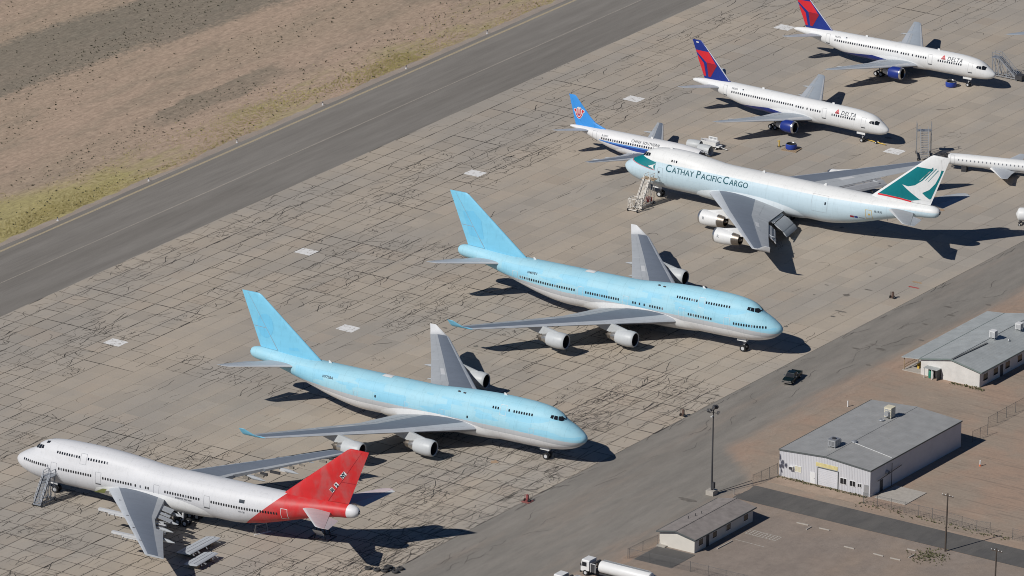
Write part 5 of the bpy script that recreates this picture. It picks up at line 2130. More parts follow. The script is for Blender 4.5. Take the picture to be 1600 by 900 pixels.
# ---------------------------------------------------------------- twin jets
D_ZB = [(0, 3.4), (.12, 3.0), (.4, 2.72), (1, 2.42), (2, 2.18), (4, 2.02), (7, 1.95), (30, 1.95), (33, 2.15), (36, 2.75), (39, 3.55), (42, 4.3), (44.5, 4.8), (45.6, 5.0), (45.9, 5.2)]
D_ZT = [(0, 3.4), (.12, 3.62), (.4, 3.88), (1, 4.3), (1.6, 4.7), (2.4, 5.25), (3.5, 5.78), (5, 6.08), (8, 6.34), (12, 6.38), (36, 6.38), (40, 6.22), (43, 5.98), (45, 5.72), (45.6, 5.55), (45.9, 5.35)]
D_W = [(0, .02), (.12, .34), (.4, .62), (1, 1.0), (2, 1.36), (3.5, 1.66), (6, 1.83), (8, 1.88), (31, 1.88), (35, 1.72), (39, 1.32), (42, .92), (44.5, .55), (45.6, .3), (45.9, .1)]
D_WS = [(1.4, 16.6, 25.4, 2.75, .13), (6.3, 19.6, 25.5, 3.25, .11), (18.5, 26.85, 28.6, 4.65, .09), (18.95, 27.5, 28.75, 4.7, .06)]
D_SS = [(.4, 38.0, 43.0, 5.05, .09), (1.3, 38.8, 43.0, 5.12, .09), (7.3, 43.0, 44.7, 5.85, .08), (7.6, 43.6, 44.8, 5.9, .06)]
D_FS = [(5.8, 36.2, 43.1, 0, .1), (6.4, 37.0, 43.35, 0, .1), (13.3, 43.7, 46.1, 0, .09), (13.55, 44.1, 46.2, 0, .06)]


def make_twin(name, label, X, Y, hd, att, cfg):
    root = thing(name, label, 'airliner', (X, Y, att * 20), hd, cfg.get('group'))
    root.rotation_euler = (0, -att, hd)

    def zg(s):
        return -att * (20 - s)
    hull = Hull(cfg['zb'], cfg['zt'], cfg['w'])
    L = cfg['zb'][-1][0]
    fus = hull.mesh(stations(L, cfg.get('s0', 0)), 36).build('fuselage', cfg['paint'], root, True, 60)
    S, ws = cfg['zb'][-1][0], cfg['ws']
    # wing root fairing
    b = MB()
    rows = []
    le0, te0 = ws[0][1], ws[0][2]
    for i in range(17):
        t_ = i / 16
        s = lerp(le0 - 1.6, te0 + 3.2, t_)
        bul = .26 * math.sin(PI * t_) ** .6
        row = []
        for j in range(17):
            e = 1 - abs(j / 8 - 1)
            k = clamp(e * 3)
            a = -PI / 2 + (j / 8 - 1) * PI * .47 * (.5 + .5 * math.sin(PI * t_) ** .5)
            row.append(hull.pt(s, a, bul * k - .03 * (1 - k)))
        rows.append(row)
    b.grid(rows)
    b.build('belly_fairing', cfg['paint'], root, True, 60)
    for side in (1, -1):
        w = Wing(ws, side)
        tip = ws[-2][0]
        wing = w.mesh(spread(ws, 5), 0, 1, cfg.get('wmif', wing_mats)).build('wing', cfg.get('wm', WM), root, True, 40)
        for (a, c) in ((.16, .3), (.38, .55), (.56, .74), (.75, .95)):
            w.plate(tip * a, tip * c, .03, .11, .018, .05).build('slat', cfg['slat'], wing)
        for (a, c) in ((.16, .31), (.36, .72)):
            w.plate(tip * a, tip * c, .74, .985, .018, .045).build('flap', AM['wingle'], wing)
        w.plate(tip * .78, tip * .97, .72, .985, .018, .045).build('aileron', AM['wingte'], wing)
        for (a, c) in ((.18, .30), (.37, .52), (.54, .70)):
            w.plate(tip * a, tip * c, .60, .70, .018, .05).build('spoiler', AM['wingte'], wing)
        for y in (tip * .28, tip * .5, tip * .72):
            canoe(wing, w, y, side, .68, 2.6, .2, AM['wingte'])
        if cfg['eng']:
            sp = dict(s=cfg['eng'][0], y=cfg['eng'][1], z=cfg['eng'][2], kind='757')
            pylon(root, w, sp, side, 1.2, AM['lgrey'], 4.0)
            nacelle(root, sp, side, dict(cowl=cfg['cowl'], lip=cfg['lip']))
        st = Wing(cfg['ss'], side)
        sy = spread(cfg['ss'], 4)
        h_ = st.mesh(sy, 0, .7).build('horizontal_stabilizer', AM['wingle'], root, True, 40)
        st.mesh([y for y in sy if cfg['ss'][1][0] + .1 < y < cfg['ss'][2][0] + .05], .715, 1.0).build('elevator', AM['wingte'], h_, True, 40)
        for (s, z) in cfg['doors']:
            door(hull, s, z, .9, 1.75, side, fus, AM['seam'], True, .035)
        windshield(hull, cfg['glass'], fus, side)
        for ss, z in cfg['win']:
            windows(hull, ss, z, fus, (side,), WINS)
        gear(root, 'main_gear', cfg['mg'][0], cfg['mg'][1] * side, 2.6, zg(cfg['mg'][0]), W757, .52, cfg['mg'][2], .9, AM['lgrey'], False, .15)
    gear(root, 'nose_gear', cfg['ng'], 0, 2.2, zg(cfg['ng']), W757N, .42, (0,), .6, AM['lgrey'], True, .11)
    fin = Wing(cfg['fs'], 1, True)
    fz = spread(cfg['fs'], 5)
    f_ = fin.mesh(fz, 0, .72).build('vertical_fin', cfg['fin'], root, True, 40)
    fin.mesh([cfg['fs'][1][0] - .35] + [z for z in fz if z > cfg['fs'][1][0] - .05], .725, 1.0).build('rudder', cfg['fin'], f_, True, 40)
    for s in cfg.get('ants', ()):
        b = MB()
        z = hull.pt(s, PI / 2)[2]
        b.box(-s - .5, -s, -.03, .03, z - .05, z + .3)
        b.build('antenna', AM['white'], root)
    return root, fus, hull, f_, fin


glassD = [[(1.75, 4.32), (1.75, 4.75), (2.35, 5.05), (2.6, 4.95), (2.45, 4.4)], [(2.52, 4.4), (2.7, 4.95), (3.05, 5.0), (3.05, 4.5)], [(3.12, 4.5), (3.12, 5.0), (3.5, 4.98), (3.6, 4.6)]]


def mif757(x, upper):
    if not upper:
        return 3
    return 1 if x < .12 else 0


WMD = [apaint('pale_wing_grey', (.33, .37, .41), .45, .06), AM['wingle'], AM['wingle'], AM['wingbot']]
cfgD = dict(zb=D_ZB, zt=D_ZT, w=D_W, paint=AM['delta'], ws=D_WS, ss=D_SS, fs=D_FS, fin=AM['navy'], eng=(17.4, 6.5, 2.3), cowl=AM['navy'], lip=AM['metal'], slat=AM['lgrey'], wm=WMD, wmif=mif757,
            doors=((37.35, 5.0), (13.85, 4.75), (4.85, 4.5)), glass=glassD,
            win=((rangef(21.3, 35.6, .508), 4.98), (rangef(18.8, 20.4, .508), 4.9), ([17.85], 4.9), (rangef(14.85, 17.0, .508), 4.88), (rangef(6.9, 12.0, .508), 4.8)),
            mg=(24.2, 3.66, (-.55, .55)), ng=6.0, ants=(12.6, 29.0), group='twin jets with red and navy tails')


def delta_marks(o):
    r_, fus, h_, fo, fn_ = o
    for sd in (1, -1):
        hull_text('lettering', 'DELTA', h_, 10.1 if sd == -1 else 6.3, 5.12, .98, sd, AM['ink'], fus, 1.22, .18)
        c = 10.95 if sd == -1 else 5.6
        hull_poly('triangle_mark', [(c - .42, 5.42), (c, 5.92), (c + .42, 5.42), (c, 5.56)], h_, sd, AM['red'], fus)
        hull_poly('triangle_mark', [(c - .5, 5.14), (c - .44, 5.38), (c, 5.52), (c + .44, 5.38), (c + .5, 5.14)], h_, sd, AM['dkred'], fus)
        hull_text('registration', 'N635DL', h_, 35.8 if sd == -1 else 34, 5.5, .42, sd, AM['inkgrey'], fus)
        hull_poly('flag_mark', [(33.0, 5.5), (33.75, 5.5), (33.75, 5.85), (33.0, 5.85)], h_, sd, AM['silver'], fus)
        hull_poly('flag_mark', [(33.0, 5.68), (33.32, 5.68), (33.32, 5.85), (33.0, 5.85)], h_, sd, AM['ink'], fus, .03)
        # tail design: bright red field, dark red facet, navy chevron stripe
        fin_poly('red_facet', [(45.25, 11.5), (42.25, 11.55), (40.45, 9.3), (42.65, 9.35), (44.85, 10.95), (45.15, 11.05)], fn_, AM['red'], fo, sd, .03)
        fin_poly('dark_red_facet', [(42.6, 9.33), (40.4, 9.26), (40.15, 9.1), (41.6, 6.5), (42.15, 6.5)], fn_, AM['dkred'], fo, sd, .03)
        fin_poly('red_facet', [(44.85, 10.55), (43.3, 9.05), (42.75, 6.5), (43.3, 6.5), (44.75, 9.8)], fn_, AM['red'], fo, sd, .03)
        fin_poly('fin_number', [(44.6, 13.0), (45.2, 13.0), (45.2, 13.25), (44.6, 13.25)], fn_, AM['white'], fo, sd, .03)
    # white leading edge
    b = MB()
    for sd in (1, -1):
        b.grid([[Vector(fn_.pt(z, .0, sd, .03)) for z in rangef(6.5, 13.4, 1)], [Vector(fn_.pt(z, .035, sd, .03)) for z in rangef(6.5, 13.4, 1)]])
    b.build('fin_leading_edge', AM['white'], fo)


oD1 = make_twin('twin_jet', 'white twin jet with red and navy tail, yellow tow bar at its nose wheel', 72.8637, 1501.9507 - 1415, -.60884, .0067, cfgD)
delta_marks(oD1)
oD2 = make_twin('twin_jet', 'white twin jet with red and navy tail, the farther one, steps beside its nose', 95.5287, 1538.8211 - 1415, -.539511, .0027, cfgD)
delta_marks(oD2)

S_ZB = [(0, 2.9), (.4, 2.2), (1, 1.9), (2, 1.65), (4, 1.48), (7, 1.42), (20, 1.42), (22.5, 1.7), (25, 2.4), (28, 3.5), (30.5, 4.25), (32.2, 4.6), (32.6, 4.75)]
S_ZT = [(0, 2.9), (.4, 3.4), (1, 3.75), (2, 4.3), (3.4, 4.85), (5.2, 5.1), (8, 5.32), (12, 5.38), (24, 5.4), (28, 5.35), (30.5, 5.25), (32.2, 5.1), (32.6, 4.95)]
S_W = [(0, .05), (.4, .6), (1, 1.0), (2, 1.35), (3.5, 1.66), (6, 1.84), (8, 1.88), (20, 1.88), (23, 1.75), (26, 1.4), (29, .9), (31, .55), (32.2, .35), (32.6, .2)]
S_WS = [(1.3, 12.4, 19.0, 2.1, .13), (4.9, 14.6, 18.9, 2.45, .12), (14.15, 19.8, 21.25, 3.4, .1), (14.42, 20.2, 21.35, 3.45, .06)]
S_SS = [(.4, 27.6, 31.6, 4.65, .09), (1.0, 28.0, 31.6, 4.75, .09), (6.1, 31.9, 33.3, 5.5, .08), (6.36, 32.4, 33.45, 5.55, .06)]
S_FS = [(4.9, 24.0, 31.3, 0, .09), (5.45, 24.7, 31.45, 0, .08), (6.3, 27.0, 31.7, 0, .1), (7.3, 28.15, 31.95, 0, .1), (11.0, 31.4, 32.95, 0, .09), (11.2, 31.7, 33.05, 0, .06)]
cfgS = dict(zb=S_ZB, zt=S_ZT, w=S_W, s0=3.4, paint=AM['southern'], ws=S_WS, ss=S_SS, fs=S_FS, fin=AM['csblue'], eng=None, cowl=None, lip=None, slat=AM['lgrey'],
            doors=((26.5, 4.15),), glass=[], win=((rangef(6.6, 24.7, .508), 4.03),), mg=(17.2, 2.6, (0,)), ng=4.2, ants=(14.2,))
oS = make_twin('narrow_body_jet', 'small white jet with blue tail and red flower emblem, its nose cut off', 39.1372, 1482.0878 - 1415, -.522423, -.003, cfgS)
r_, f_, h_, fo, fn_ = oS
for sd in (1, -1):
    hull_text('lettering', 'CHINA SOUTHERN', h_, 18.2 if sd == -1 else 13.2, 4.42, .66, sd, AM['ink'], f_, 1.12, .1)
    hull_text('registration', 'B-2957', h_, 24.8 if sd == -1 else 22.8, 4.42, .45, sd, AM['inkgrey'], f_, 1.1)
    # red flower emblem: white-edged petals over a cup
    cs, cz = 30.65, 7.85
    k = sd if sd == 1 else -1

    def E(x, y, g=0):
        return (cs + x, cz + y)
    for (pts) in ([(-1.22, .1), (-1.22, .55), (-.75, .75), (-.45, .5), (-.45, -.2), (-.15, -.75), (.15, -.75), (.45, -.2), (.45, .5), (.75, .75), (1.22, .55), (1.22, .1), (.95, -.05), (.75, -.65), (.4, -1.15), (0, -1.32), (-.4, -1.15), (-.75, -.65), (-.95, -.05)],
                  [(-.45, -.3), (-.5, .9), (-.15, 1.12), (0, .9), (.15, 1.12), (.5, .9), (.45, -.3)]):
        fin_poly('emblem_edge', [E(x, y) for x, y in pts], fn_, AM['white'], fo, sd, .03)
    for pts in ([(-1.1, .2), (-1.05, .5), (-.75, .62), (-.6, .4), (-.62, -.2), (-.25, -.85), (0, -1.0), (.25, -.85), (.62, -.2), (.6, .4), (.75, .62), (1.05, .5), (1.1, .2), (.85, .1), (.65, -.6), (.35, -1.05), (0, -1.2), (-.35, -1.05), (-.65, -.6), (-.85, .1)],
                [(-.36, -.5), (-.38, .78), (-.24, .9), (-.18, .7), (-.14, -.6)], [(.14, -.6), (.18, .7), (.24, .9), (.38, .78), (.36, -.5)], [(-.07, -.7), (-.07, .62), (.07, .62), (.07, -.7)]):
        fin_poly('emblem_petal', [E(x, y) for x, y in pts], fn_, AM['red'], fo, sd, .045)
b = MB()
b.lathe([(0, 1.45), (.02, .2)], (-3.36, 0, 3.15), (-1, 0, 0), 24)
b.build('nose_opening', MT['darksteel'], f_)
# ragged plates round the opening
b = MB()
for q in range(14):
    a = q * .45
    p = h_.pt(3.4, a)
    b.bar(p, (p[0] + rng.uniform(.2, .7), p[1] * rng.uniform(.85, 1.0), 3.15 + (p[2] - 3.15) * rng.uniform(.85, 1.02)), .3, .05)
b.build('torn_skin', AM['lgrey'], f_)

# regional jet fuselage, nose cut away, running out of the frame on the right
J_ZB = [(0, 1.05), (4, .95), (24, .95)]
J_ZT = [(0, 3.2), (4, 3.35), (24, 3.35)]
J_W = [(0, 1.08), (4, 1.2), (24, 1.2)]
jr = thing('regional_jet', 'white regional jet fuselage with its nose cut off, seen past the teal tail', 'airliner', (84.0, 74.3, 0), math.atan2(-4.3, 14.5) + PI)
jh = Hull(J_ZB, J_ZT, J_W)
jb = MB()
jn = 30
rows = [[jh.pt(s, 2 * PI * i / jn) for i in range(jn)] for s in [0, .5, 1, 2, 3, 4] + list(range(5, 25))]
jb.grid(rows, closed=True)
jb.poly(rows[-1])
jf = jb.build('fuselage', AM['white'], jr, True, 60)
b = MB()
b.lathe([(.3, .05), (.3, 1.05)], (0, 0, 2.1), (-1, 0, 0), 24)
b.build('cut_bulkhead', MT['darksteel'], jf)
b = MB()
for q in range(26):
    a = rng.uniform(0, 2 * PI)
    r0 = rng.uniform(.3, 1.1)
    b.bar((-.2, math.cos(a) * r0, 2.3 + math.sin(a) * r0), (rng.uniform(.5, 2.2), math.cos(a) * r0 * rng.uniform(.4, 1.1), 2.8 + math.sin(a) * r0 * .5), rng.uniform(.06, .3), .06)
b.build('torn_wreckage', MT['darksteel'], jf)
for sd in (1, -1):
    for s in rangef(2.2, 22, .78):
        o = link('cabin_window', WINL, jf)
        o.matrix_local = jh.frame(s, 2.45, sd, .012) @ Matrix.Diagonal((.75, .75, 1, 1))
    door(jh, .95, 2.3, .8, 1.6, sd, jf, AM['seam'], False, .04)
    w = Wing([(1.0, 8.4, 13.4, 1.25, .12), (3.4, 9.9, 13.2, 1.4, .11), (7.9, 12.2, 13.5, 1.9, .1)], sd)
    w.mesh(spread(w.secs, 4), 0, 1, lambda x, u_: 0 if u_ and x > .06 else 1).build('wing', [AM['wingle'], AM['white']], jr, True, 40)
b = MB()
b.lathe([(0, .3), (2.2, .62), (6, .75), (10, .6), (12, .2)], (-6.0, 0, 1.25), (-1, 0, 0), 16, squash=.8)
b.build('belly_fairing', AM['white'], jr, True)
for (x, y) in ((-3.2, .5), (-3.2, -.5), (-12, 1.3), (-12, -1.3), (-20, .5), (-20, -.5)):
    b = MB()
    for q in range(4):
        b.box(x - .5, x + .5, y - .35 + .04 * (q % 2), y + .35 - .04 * (q % 2), q * .3, q * .3 + .28)
    b.build('timber_support', MT['darksteel'], jr)
# wing of another aircraft reaching in at the top right
tw = thing('aircraft_wing', 'grey wing tip reaching in at the upper right edge', 'aircraft wing', (132.9, 148.7, 0), -.54)
w = Wing(D_WS, -1)
wp = w.mesh(spread(D_WS, 5), 0, 1, mif757).build('wing_panel', WMD, tw, True, 40)
for (a, c) in ((.3, .5), (.52, .74), (.76, .96)):
    w.plate(18.5 * a, 18.5 * c, .03, .11, .018, .05).build('slat', AM['lgrey'], wp)
b = MB()
for y in (-3.0, -9.0):
    b.bar((-24.0, y - 1.0, 0), (-24.0, y, 3.1), .2)
    b.bar((-24.0, y + 1.0, 0), (-24.0, y, 3.1), .2)
    b.bar((-24.0, y - .6, 1.2), (-24.0, y + .6, 1.2), .15)
b.build('trestle', MT['steel'], tw)
# ================================================================ VEHICLES AND GROUND EQUIPMENT
def loft_box(b, secs, mi=0, caps=True):
    """secs: list of rings of equal length"""
    b.grid(secs, mi, closed=True)
    if caps:
        b.poly(list(reversed(secs[0])), mi)
        b.poly(secs[-1], mi)


M_PICK = NT('dark_green_car_paint', .2, .3, .5)
M_PICK.col((.008, .018, .02))
M_PICK = M_PICK.mat
pk = thing('pickup_truck', 'dark pickup truck driving along the service road', 'pickup truck', (50.35, -47.4, -.03), math.radians(-112))
# body: x forward
def ring(x, w, z0, z1, r=.12):
    return [(x, -w, z0), (x, -w, z1 - r), (x, -w + r, z1), (x, w - r, z1), (x, w, z1 - r), (x, w, z0)]


b = MB()
loft_box(b, [ring(-.35, .97, .42, 1.08), ring(1.2, .98, .42, 1.08), ring(2.2, .97, .42, 1.03), ring(2.75, .9, .45, .92), ring(2.85, .8, .5, .8)])
body = b.build('body', M_PICK, pk, True, 40)
b = MB()
loft_box(b, [[(-.55, -.88, 1.05), (-.5, -.72, 1.72), (-.5, .72, 1.72), (-.55, .88, 1.05)], [(.55, -.88, 1.07), (.35, -.72, 1.76), (.35, .72, 1.76), (.55, .88, 1.07)], [(1.35, -.86, 1.07), (.85, -.7, 1.7), (.85, .7, 1.7), (1.35, .86, 1.07)]])
b.build('cab', M_PICK, pk, True, 30)
for nm, pts in (('windshield', [(1.37, -.78, 1.12), (1.37, .78, 1.12), (.93, .64, 1.66), (.93, -.64, 1.66)]), ('rear_window', [(-.575, -.7, 1.15), (-.575, .7, 1.15), (-.53, .6, 1.62), (-.53, -.6, 1.62)]),
                ('side_window', [(.5, .885, 1.15), (-.45, .885, 1.15), (-.4, .765, 1.62), (.35, .765, 1.62)]), ('side_window', [(.5, -.885, 1.15), (-.45, -.885, 1.15), (-.4, -.765, 1.62), (.35, -.765, 1.62)])):
    b = MB()
    b.poly(pts)
    b.build(nm, MT['glass'], pk)
b = MB()
# load bed: two sides, floor, tailgate, front wall
b.box(-2.75, -.58, -.98, -.88, .45, 1.12)
b.box(-2.75, -.58, .88, .98, .45, 1.12)
b.box(-2.75, -.58, -.88, .88, .45, .62)
b.box(-2.75, -2.67, -.88, .88, .62, 1.1)
b.box(-.66, -.58, -.88, .88, .62, 1.1)
b.build('load_bed', M_PICK, pk)
b = MB()
b.box(-1.4, -.75, -.7, .7, .63, 1.0)
b.box(-2.2, -1.7, -.3, .3, .63, .85)
b.build('toolbox', MT['steel'], pk)
for y in (-.66, .66):
    b = MB()
    b.box(2.72, 2.885, y - .2, y + .2, .68, .86)
    b.build('headlight', MT['chrome'], pk)
b = MB()
b.box(2.80, 2.90, -.42, .42, .62, .84)
b.build('grille', MT['chrome'], pk)
for x in (2.85, -2.78):
    b = MB()
    b.box(x - .04, x + .1, -.95, .95, .42, .6)
    b.build('bumper', MT['chrome'], pk)
wmk = wheel_mesh(.39, .27)
for x in (1.75, -1.75):
    for y in (-.86, .86):
        o = link('wheel', wmk, pk)
        o.location = (x, y, .39)
for y in (-1.08, 1.08):
    b = MB()
    b.box(.95, 1.1, y - .12, y + .12, 1.1, 1.3)
    b.build('wing_mirror', MT['chrome'], pk)


def tanker(label, u, v, L):
    """cab-over refueller; cab towards -v"""
    root = thing('fuel_truck', label, 'tanker truck', P(u, v, -.03), AZ - PI / 2 + PI)
    W_ = MT['whitepaint']
    # x forward (cab), y left
    b = MB()
    loft_box(b, [[(-1.7, -1.15, .95), (-1.7, -1.15, 2.6), (-1.7, -1.0, 2.75), (-1.7, 1.0, 2.75), (-1.7, 1.15, 2.6), (-1.7, 1.15, .95)],
                 [(-.2, -1.15, .75), (-.2, -1.15, 2.62), (-.2, -1.0, 2.78), (-.2, 1.0, 2.78), (-.2, 1.15, 2.62), (-.2, 1.15, .75)],
                 [(.0, -1.1, .75), (-.02, -1.1, 1.6), (-.12, -.95, 2.65), (-.12, .95, 2.65), (-.02, 1.1, 1.6), (.0, 1.1, .75)]])
    b.build('cab', W_, root, True, 30)
    for nm, pts in (('windshield', [(.01, -.98, 1.65), (.01, .98, 1.65), (-.1, .86, 2.5), (-.1, -.86, 2.5)]), ('cab_window', [(-.3, 1.165, 1.65), (-1.2, 1.165, 1.65), (-1.2, 1.16, 2.4), (-.3, 1.16, 2.4)]),
                    ('cab_window', [(-.3, -1.165, 1.65), (-1.2, -1.165, 1.65), (-1.2, -1.16, 2.4), (-.3, -1.16, 2.4)])):
        b = MB()
        b.poly(pts)
        b.build(nm, MT['glass'], root)
    b = MB()
    b.box(-L, .0, -.5, .5, .55, .85)
    b.box(-.1, .12, -1.2, 1.2, .45, .8)
    b.build('chassis', MT['darksteel'], root)
    # equipment bay between cab and tank
    b = MB()
    b.box(-3.1, -1.9, -1.15, -1.08, .9, 2.35)
    b.box(-3.1, -1.9, 1.08, 1.15, .9, 2.35, 0)
    b.bar((-2.5, -1.1, 2.4), (-2.5, 1.1, 2.4), .3, .25)
    for q in range(14):
        x, y, z = rng.uniform(-3.0, -1.95), rng.uniform(-1.0, 1.0), rng.uniform(.9, 2.6)
        b.bar((x, y, z), (x + rng.uniform(-.5, .5), y + rng.uniform(-.5, .5), z + rng.uniform(-.3, .3)), .12)
    b.build('pump_bay', MT['darksteel'], root)
    b = MB()
    for x in (-2.0, -2.95):
        b.bar((x, 1.18, .85), (x, 1.18, 2.4), .08)
    b.bar((-2.0, 1.18, 2.4), (-2.95, 1.18, 2.4), .08)
    b.build('bay_frame', W_, root)
    b = MB()
    prof = [(0, .01), (.06, .8), (.2, 1.05), (.35, 1.1), (L - 3.6, 1.1), (L - 3.45, 1.05), (L - 3.3, .8), (L - 3.25, .01)]
    b.lathe(prof, (-3.25, 0, 1.85), (-1, 0, 0), 28, squash=.95)
    tk = b.build('tank', W_, root, True, 40)
    b = MB()
    for q in range(int((L - 4.4) / .32)):
        x = -3.9 - q * .32
        b.box(x - .1, x + .1, -.36, .05, 2.9, 2.935)
    b.box(-L + .6, -3.7, -.42, -.38, 2.88, 3.0)
    b.box(-L + .6, -3.7, .06, .1, 2.88, 3.0)
    tag(b.build('walkway_grating', MT['steel'], tk), kind='stuff')
    wm = wheel_mesh(.52, .34)
    for x in (-.95, -L + 3.2, -L + 1.9):
        for y in (-1.0, 1.0):
            o = link('wheel', wm, root)
            o.location = (x, y, .52)
    b = MB()
    b.box(-L - .05, -L + .6, -1.15, 1.15, .7, 2.2)
    b.build('hose_cabinet', MT['steel'], root)
    for y in (-.9, .9):
        b = MB()
        b.box(.0, .13, y - .14, y + .14, .85, 1.1)
        b.build('headlight', MT['chrome'], root)
        b = MB()
        b.box(-.15, -.05, y * 1.42 - .06, y * 1.42 + .06, 1.7, 2.1)
        b.build('wing_mirror', MT['darksteel'], root)
    return root


tanker('white tanker truck with a long white tank at the bottom edge', -113.3, 89.7, 13.5)
tanker('second white tanker truck, only its cab roof rising above the bottom edge', -121.8, 89.7, 11.0)


# ---- boarding stairs and stands
def air_stairs(label, loc, rz, h, run, width, mat, base_len, rail=1.0, steps=None):
    """stairs rising along +x from the foot at x = 0; platform at the top"""
    root = thing('boarding_stairs', label, 'boarding stairs', loc, rz)
    n = steps or int(h / .22)
    hw = width / 2
    for e in (-1, 1):
        b = MB()
        b.bar((0, e * hw, .35), (run, e * hw, h), .12, .26)
        b.build('stringer', mat, root)
        b = MB()
        b.bar((0, e * hw, .35 + rail), (run, e * hw, h + rail), .07)
        b.bar((0, e * hw, .35 + rail * .5), (run, e * hw, h + rail * .5), .05)
        b.bar((run, e * hw, h + rail), (run + 1.6, e * hw, h + rail), .07)
        b.bar((run, e * hw, h + rail * .5), (run + 1.6, e * hw, h + rail * .5), .05)
        for q in range(6):
            x, z = run * q / 5, lerp(.35, h, q / 5)
            b.bar((x, e * hw, z), (x, e * hw, z + rail), .06)
        b.bar((run + 1.6, e * hw, h), (run + 1.6, e * hw, h + rail), .07)
        b.build('handrail', mat, root)
    for q in range(n):
        t_ = (q + .5) / n
        b = MB()
        x, z = run * t_, lerp(.35, h, t_)
        b.box(x - .13, x + .13, -hw, hw, z - .03, z + .02)
        b.build('step', mat, root)
    b = MB()
    b.box(run, run + 1.7, -hw - .25, hw + .25, h - .08, h)
    b.build('platform', mat, root)
    b = MB()
    for e in (-1, 1):
        b.bar((-.1, e * hw * 1.1, .4), (run + 1.5, e * hw * 1.1, .4), .14)
        for x, zt in ((run * .55, h * .55), (run, h - .1), (run + 1.45, h - .1)):
            b.bar((x, e * hw * 1.05, .4), (x, e * hw * 1.05, zt), .11)
        b.bar((run * .55, e * hw * 1.05, .4), (run, e * hw * 1.05, h - .2), .08)
        b.bar((run, e * hw * 1.05, .5), (run + 1.45, e * hw * 1.05, h - .2), .08)
    for x in (-.1, run * .55, run + 1.45):
        b.bar((x, -hw * 1.1, .4), (x, hw * 1.1, .4), .12)
    b.bar((run, -hw, .5), (run, hw, h - .2), .07)
    b.build('undercarriage', mat, root)
    wm = wheel_mesh(.26, .18)
    for x in (.1, run + 1.3):
        for e in (-1, 1):
            o = link('wheel', wm, root)
            o.location = (x, e * hw * 1.25, .26)
    return root


def pl_world(pl, s, y, z=0):
    X, Y, hd = pl
    return (X - s * math.cos(hd) - y * math.sin(hd), Y - s * math.sin(hd) + y * math.cos(hd), z)


PQ, PC = (-84.45, -105.2427, 2.614103), (21.5194, 59.3242, 2.581924)
PD2 = (95.5287, 123.8211, -.539511)
# at the stripped white jumbo: foot about 8 m off its left side
M_GST = plain('weathered_grey_steel', (.28, .30, .33), .6, .3, .12, 1.5)
p = pl_world(PQ, 9.0, 7.9)
air_stairs('grey boarding stairs at the forward door of the stripped white jumbo', p, PQ[2] - PI / 2, 4.55, 3.0, 1.35, M_GST, 4)
# cargo jumbo: white stairs with a lower caged landing
M_WST = plain('chalky_white_steel', (.66, .63, .58), .6, .1, .1, 1.5)
p = pl_world(PC, 8.2, 9.0)
st = air_stairs('white boarding stairs with caged landing beside the nose of the cargo jumbo', (p[0], p[1], 0), PC[2] - PI / 2, 5.0, 3.3, 1.3, M_WST, 4)
b = MB()
for e in (-1, 1):
    for x in (-1.9, -1.0, -.1):
        b.bar((x, e * 1.0, .3), (x, e * 1.0, 2.5), .1)
    b.bar((-1.9, e * 1.0, 2.5), (-.1, e * 1.0, 2.5), .1)
    b.bar((-1.9, e * 1.0, 1.5), (-.1, e * 1.0, 1.5), .07)
    b.bar((-1.9, e * 1.0, .4), (-1.0, e * 1.0, 2.5), .07)
    b.bar((-.1, e * 1.0, .4), (-1.0, e * 1.0, 2.5), .07)
    b.bar((-1.9, e * 1.0, .35), (-.1, e * 1.0, .35), .12)
for x in (-1.9, -.1):
    b.bar((x, -1, 2.5), (x, 1, 2.5), .1)
    b.bar((x, -1, .35), (x, 1, .35), .12)
    b.bar((x, -1, .4), (x, 1, 2.4), .06)
b.build('caged_landing', M_WST, st)
wm_ = wheel_mesh(.28, .2)
for e in (-1, 1):
    o = link('wheel', wm_, st)
    o.location = (-1.9, e * 1.05, .28)
b = MB()
b.box(3.3, 4.9, -1.4, 1.4, 4.96, 5.03)
b.build('plank_deck', MT['wood'], st)
b = MB()
b.box(3.6, 4.4, -.5, .5, .5, 1.3)
b.build('drive_unit', MT['redpaint'], st)
# steps leaning to the far twin jet's nose
sd2 = air_stairs('grey maintenance steps beside the nose of the far twin jet', (100.6, 131.4, 0), math.radians(148), 4.0, 4.2, 1.2, M_GST, 4)
b = MB()
b.box(-1.2, .3, -.9, .9, .3, 1.2)
b.bar((-1.2, -.9, 1.2), (-1.9, -1.1, 1.9), .06)
b.bar((-1.2, .9, 1.2), (-1.9, 1.1, 1.9), .06)
b.build('tow_chassis', MT['darksteel'], sd2)
# tall lattice tail stand
gt = thing('maintenance_tower', 'tall grey lattice stair tower standing behind the teal tail', 'maintenance stand', (79.6, 80.6, 0), math.radians(92))
for e in (-1, 1):
    b = MB()
    b.bar((-1.2, e * .75, .3), (1.6, e * .75, 5.0), .12, .22)
    b.bar((-1.2, e * .75, 1.3), (1.6, e * .75, 6.0), .07)
    for q in range(7):
        t_ = q / 6
        b.bar((lerp(-1.2, 1.6, t_), e * .75, lerp(.3, 5, t_)), (lerp(-1.2, 1.6, t_), e * .75, lerp(1.3, 6, t_)), .06)
    b.build('stair_rail', MT['steel'], gt)
for q in range(16):
    t_ = (q + .5) / 16
    b = MB()
    b.box(lerp(-1.2, 1.6, t_) - .13, lerp(-1.2, 1.6, t_) + .13, -.75, .75, lerp(.3, 5, t_), lerp(.3, 5, t_) + .05)
    b.build('step', MT['steel'], gt)
b = MB()
b.box(1.6, 3.0, -1.4, 1.4, 4.95, 5.03)
